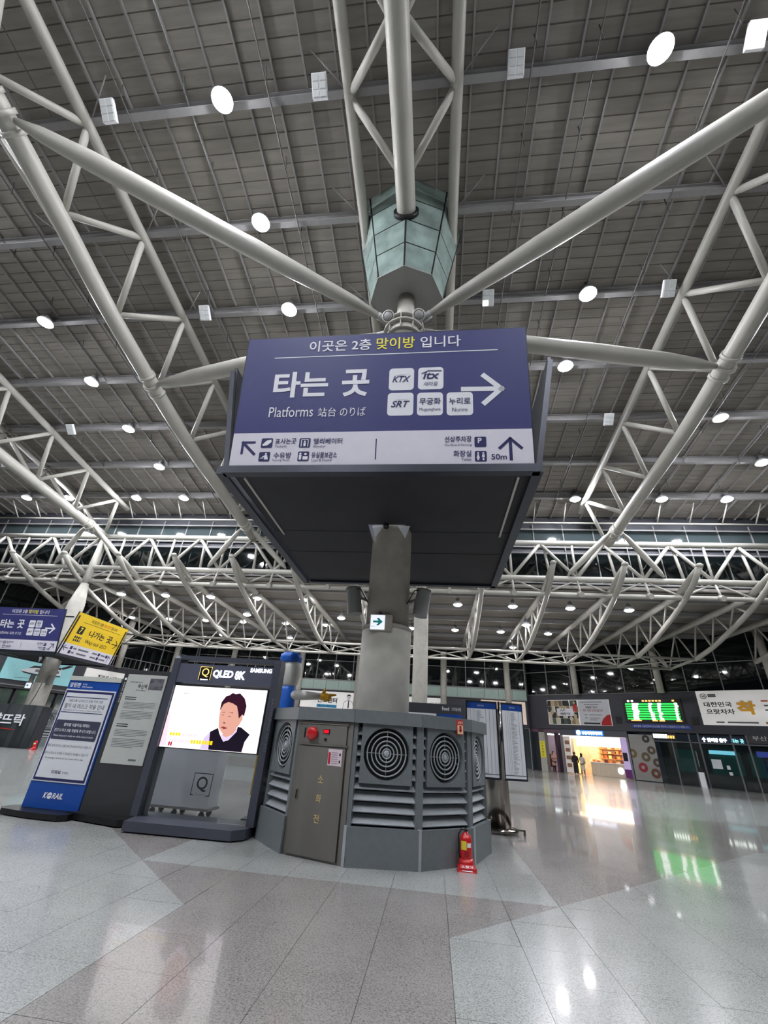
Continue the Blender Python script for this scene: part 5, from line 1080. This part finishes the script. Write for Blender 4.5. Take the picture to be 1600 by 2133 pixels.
# LED sign and gate signs, glass doors
t, f = billboard('amber_led_sign', 'small amber scrolling sign above the glass doors', pr, 10.9, 3.02, 12.6, 3.46, DB, 'sign', 0.02, 0.08)
for k in range(9): pr.rect(11.0+0.17*k, 3.1, 11.0+0.17*k+0.13, 3.38 if k < 6 else 3.3, AMB if k > 5 else WHT, 'led_glyph', f, 0.11)
t, f = billboard('gate_sign', 'lit dark blue gate sign with a white up arrow over the glass doors', pr, 14.1, 2.9, 16.9, 3.32, mat('gate_blue', (20, 40, 70), 0.4), 'sign', -0.1, 0.08)
pr.poly([(14.35, 2.96), (14.43, 2.96), (14.43, 3.12), (14.53, 3.12), (14.39, 3.28), (14.25, 3.12), (14.35, 3.12)], WHT, 'arrow', f, 0.0); pr.text('맞이방 출구', 14.6, 2.97, 0.28, WHT, f, wd=1.2, d=0.0, bold=0.06); pr.text('타는 곳', 16.05, 2.97, 0.28, mat('led_cyan', (60, 60, 60), 0.4, emit=1.6, ecol=(150, 240, 250)), f, wd=0.75, d=0.0, bold=0.03)
gd = thing('glass_door_front', 'dark green-tinted glass door front with grey posts on the right', 'glass front', tuple(pr.pt(14, 0, 0)))
TEAL = mat('teal_backlit', (24, 84, 78), 0.4, emit=0.06)
pr.slab(11.0, 0, 20.0, 2.9, -1.3, -1.2, mat('lobby_dark_wall', (40, 48, 46), 0.5, var=0.3, scale=0.8), 'lobby_wall', gd)
for a, b in ((11.9, 13.4), (14.2, 16.2), (16.6, 17.4)): pr.slab(a, 0.9, b, 2.4, -1.15, -1.1, TEAL, 'teal_panel', gd)
for a, b in ((11.0, 12.2), (12.25, 13.4), (14.1, 16.0), (16.2, 16.9), (17.1, 18.2), (18.4, 20.0)): pr.slab(a, 0.03, b, 2.85, -0.06, -0.05, CLEAR, 'glass_pane', gd)
for u in (12.22, 13.45, 14.05, 16.1, 17.0, 18.3): pr.slab(u-0.05, 0, u+0.05, 3.5, -0.1, 0.0, mat('door_post_grey', (110, 112, 114), 0.4, 0.4), 'door_post', gd)
pr.slab(11.0, 2.85, 20, 2.92, -0.12, 0.0, MATS['door_post_grey'], 'door_head', gd)
pr.slab(14.3, 2.2, 15.9, 2.45, -1.0, -0.95, mat('inner_sign_lit', (40, 110, 140), 0.4, emit=0.9, ecol=(130, 220, 240)), 'inner_sign', gd); pr.slab(17.3, 2.15, 18.2, 2.5, -0.04, -0.03, mat('banner_blue', (40, 62, 150), 0.5, emit=0.2), 'blue_notice', gd)
pr.slab(14.5, 1.25, 15.1, 1.85, -0.04, -0.03, PAPER, 'paper_notice', gd); pr.slab(15.35, 1.25, 15.55, 1.5, -0.04, -0.03, PAPER, 'paper_notice', gd); pr.slab(15.4, 0.9, 15.6, 1.1, -0.04, -0.03, PAPER, 'paper_notice', gd)
mc = thing('white_terminal', 'slim white terminal post standing before the glass doors', 'terminal', tuple(pr.pt(13.75, 0, 0.4)))
pr.slab(13.6, 0, 13.95, 0.95, 0.3, 0.5, P_WHITE, 'cabinet', mc); pr.slab(13.58, 0.97, 13.92, 1.28, 0.35, 0.45, BLACK, 'screen', mc); pr.slab(13.73, 1.28, 13.78, 2.3, 0.38, 0.42, STEEL2, 'pole', mc)
# corridor beside the shop
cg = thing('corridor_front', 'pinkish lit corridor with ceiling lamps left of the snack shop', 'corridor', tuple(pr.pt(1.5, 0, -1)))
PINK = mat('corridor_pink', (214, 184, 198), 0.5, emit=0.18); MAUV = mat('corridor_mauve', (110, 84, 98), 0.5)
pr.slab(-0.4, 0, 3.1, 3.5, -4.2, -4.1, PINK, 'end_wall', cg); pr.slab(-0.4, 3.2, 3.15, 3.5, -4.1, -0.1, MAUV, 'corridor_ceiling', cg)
pr.slab(1.75, 0, 1.95, 3.2, -4.0, -1.8, MAUV, 'partition', cg)
for u, d in ((0.2, -1.2), (0.5, -2.2), (0.3, -3.1), (2.3, -1.6)): pr.slab(u, 3.1, u+0.7, 3.18, d-0.25, d, SL, 'ceiling_lamp', cg)
pr.slab(0.0, 0.3, 0.5, 1.4, -3.9, -3.7, mat('stock_orange', (200, 90, 70), 0.5), 'goods_rack', cg)
wc_ = thing('white_corner_column', 'square white pillar with a yellow vertical banner beside the corridor', 'pillar', tuple(pr.pt(1.3, 0, -0.3)))
pr.slab(1.0, 0, 1.6, 3.5, -0.7, -0.1, CONC, 'shaft', wc_); yb_ = pr.slab(1.05, 1.1, 1.55, 2.45, -0.1, -0.07, mat('banner_yellow', (226, 214, 60), 0.5, emit=0.12), 'yellow_banner', wc_)
for k, chh in enumerate('다양한매장'): pr.text(chh, 1.2, 2.2-0.25*k, 0.18, P_BLACK, yb_, wd=0.2, d=-0.06)
pr.slab(0.55, 0, 0.98, 3.5, -0.5, -0.15, WALLD, 'dark_pier', wc_)

# ================================================================ PEOPLE
SKIN = mat('skin', (214, 170, 148), 0.5); HAIR = mat('hair_dark', (30, 24, 24), 0.5)
def skinned(name, pts, edges, rad, m, parent):
    me = bpy.data.meshes.new(name); me.from_pydata([tuple(p) for p in pts], edges, []); me.materials.append(m)
    o = link(bpy.data.objects.new(name, me)); o.parent = parent
    md = o.modifiers.new('skin', 'SKIN'); md.use_smooth_shade = True
    for i, v in enumerate(me.skin_vertices[0].data): v.radius = (rad[i], rad[i]); v.use_root = (i == 0)
    o.modifiers.new('sub', 'SUBSURF').levels = 1; o.modifiers['sub'].render_levels = 2
    return o
def person(label, loc, rz, coat, legs, length=0.55, arms='down', hair_long=True, h=1.65):
    t = thing('person', label, 'person', loc, rz); k = h/1.65
    P = lambda x, y, z: (x*k, y*k, z*k)
    if arms == 'fold': AR = [((-0.22, -0.02, 1.10), (-0.02, -0.2, 1.15)), ((0.22, -0.02, 1.10), (0.03, -0.22, 1.22))]
    elif arms == 'up': AR = [((-0.23, 0.02, 1.10), (-0.24, -0.05, 0.86)), ((0.22, -0.08, 1.12), (0.1, -0.25, 1.32))]
    else: AR = [((-0.24, 0.02, 1.10), (-0.25, -0.04, 0.84)), ((0.24, 0.02, 1.10), (0.25, -0.05, 0.84))]
    pts = [P(0, 0, 0.88), P(0, 0, 1.1), P(0, 0.01, 1.32), P(0, 0.0, 1.41), P(0, -0.015, 1.5), P(0, -0.015, 1.6),
           P(-0.09, 0, 0.82), P(-0.10, -0.02, 0.46), P(-0.10, 0.02, 0.07), P(-0.10, -0.12, 0.035), P(0.09, 0, 0.82), P(0.10, 0.04, 0.46), P(0.11, 0.09, 0.07), P(0.11, -0.05, 0.035),
           P(-0.17, 0, 1.32), P(*AR[0][0]), P(*AR[0][1]), P(0.17, 0, 1.32), P(*AR[1][0]), P(*AR[1][1])]
    ed = [(0, 1), (1, 2), (2, 3), (3, 4), (4, 5), (0, 6), (6, 7), (7, 8), (8, 9), (0, 10), (10, 11), (11, 12), (12, 13), (2, 14), (14, 15), (15, 16), (2, 17), (17, 18), (18, 19)]
    ra = [0.13, 0.12, 0.12, 0.05, 0.085, 0.06, 0.085, 0.055, 0.04, 0.035, 0.085, 0.055, 0.04, 0.035, 0.055, 0.042, 0.032, 0.055, 0.042, 0.032]
    b = skinned('body', pts, ed, [r*k for r in ra], SKIN, t)
    # trousers and shoes
    skinned('trousers', [P(0, 0, 0.9), P(-0.09, 0, 0.82), P(-0.10, -0.02, 0.46), P(-0.10, 0.02, 0.10), P(-0.1, -0.12, 0.04), P(0.09, 0, 0.82), P(0.10, 0.04, 0.46), P(0.11, 0.09, 0.10), P(0.11, -0.05, 0.04)],
            [(0, 1), (1, 2), (2, 3), (3, 4), (0, 5), (5, 6), (6, 7), (7, 8)], [r*k for r in (0.15, 0.1, 0.075, 0.06, 0.045, 0.1, 0.075, 0.06, 0.045)], legs, t)
    q = MB(); prof = [(0.20, length), (0.185, 0.8), (0.165, 1.02), (0.185, 1.22), (0.18, 1.33), (0.08, 1.42), (0.06, 1.43)]
    n = 18; vs_ = []
    for r_, z in prof:
        for j in range(n):
            a = 2*math.pi*j/n; vs_.append((r_*1.05*math.cos(a)*k, r_*0.72*math.sin(a)*k, z*k))
    q.add(vs_, [(i*n+j, i*n+(j+1) % n, (i+1)*n+(j+1) % n, (i+1)*n+j) for i in range(len(prof)-1) for j in range(n)], True); q.build('coat', coat, t, True)
    for s_, (e_, w_) in zip((-1, 1), AR):
        MB().path([P(s_*0.17, 0, 1.33), P(*e_), tuple(V(P(*e_)).lerp(V(P(*w_)), 0.8))], [0.075*k, 0.06*k, 0.05*k], 10).build('sleeve', coat, t, True)
    q = MB(); q.lathe([(0.04, 1.655), (0.085, 1.63), (0.105, 1.56), (0.10, 1.50), (0.095, 1.46 if not hair_long else 1.28)], (0, 0.03, 0), n=14, cap=False)
    q.v = [p*k for p in q.v]; q.v = [V((p.x, max(p.y, -0.045*k) if p.z < 1.58*k else p.y, p.z)) for p in q.v]; q.build('hair', HAIR, t, True)
    for s_ in (-1, 1): MB().lathe([(0.012, 0), (0.008, 0.006)], P(s_*0.034, -0.098, 1.53), (0, -1, 0), n=8).build('eye', BLACK, t, True)
    MB().path([P(0, -0.09, 1.52), P(0, -0.115, 1.49), P(0, -0.09, 1.48)], 0.012*k, 6).build('nose', SKIN, t, True)
    return t
def on(u, d): p = pr.pt(u, 0, d); return (p.x, p.y, 0)
person('person in a patterned pinkish coat with folded arms by the corridor', on(2.75, 0.9), 0.3, mat('coat_pinkbeige', (176, 136, 126), 0.7, var=0.3, scale=20), mat('trousers_dark', (34, 30, 34), 0.7), 0.55, 'fold')
person('person in long black coat at the snack shop entrance', on(4.35, 0.15), 2.6, mat('coat_black', (24, 20, 20), 0.7), MATS['trousers_dark'], 0.12, 'down', False, 1.72)
person('person in a pale long coat ordering at the snack shop', on(5.1, 0.5), 2.4, mat('coat_pale', (206, 194, 176), 0.7), mat('trousers_grey', (130, 120, 110), 0.7), 0.4, 'up')
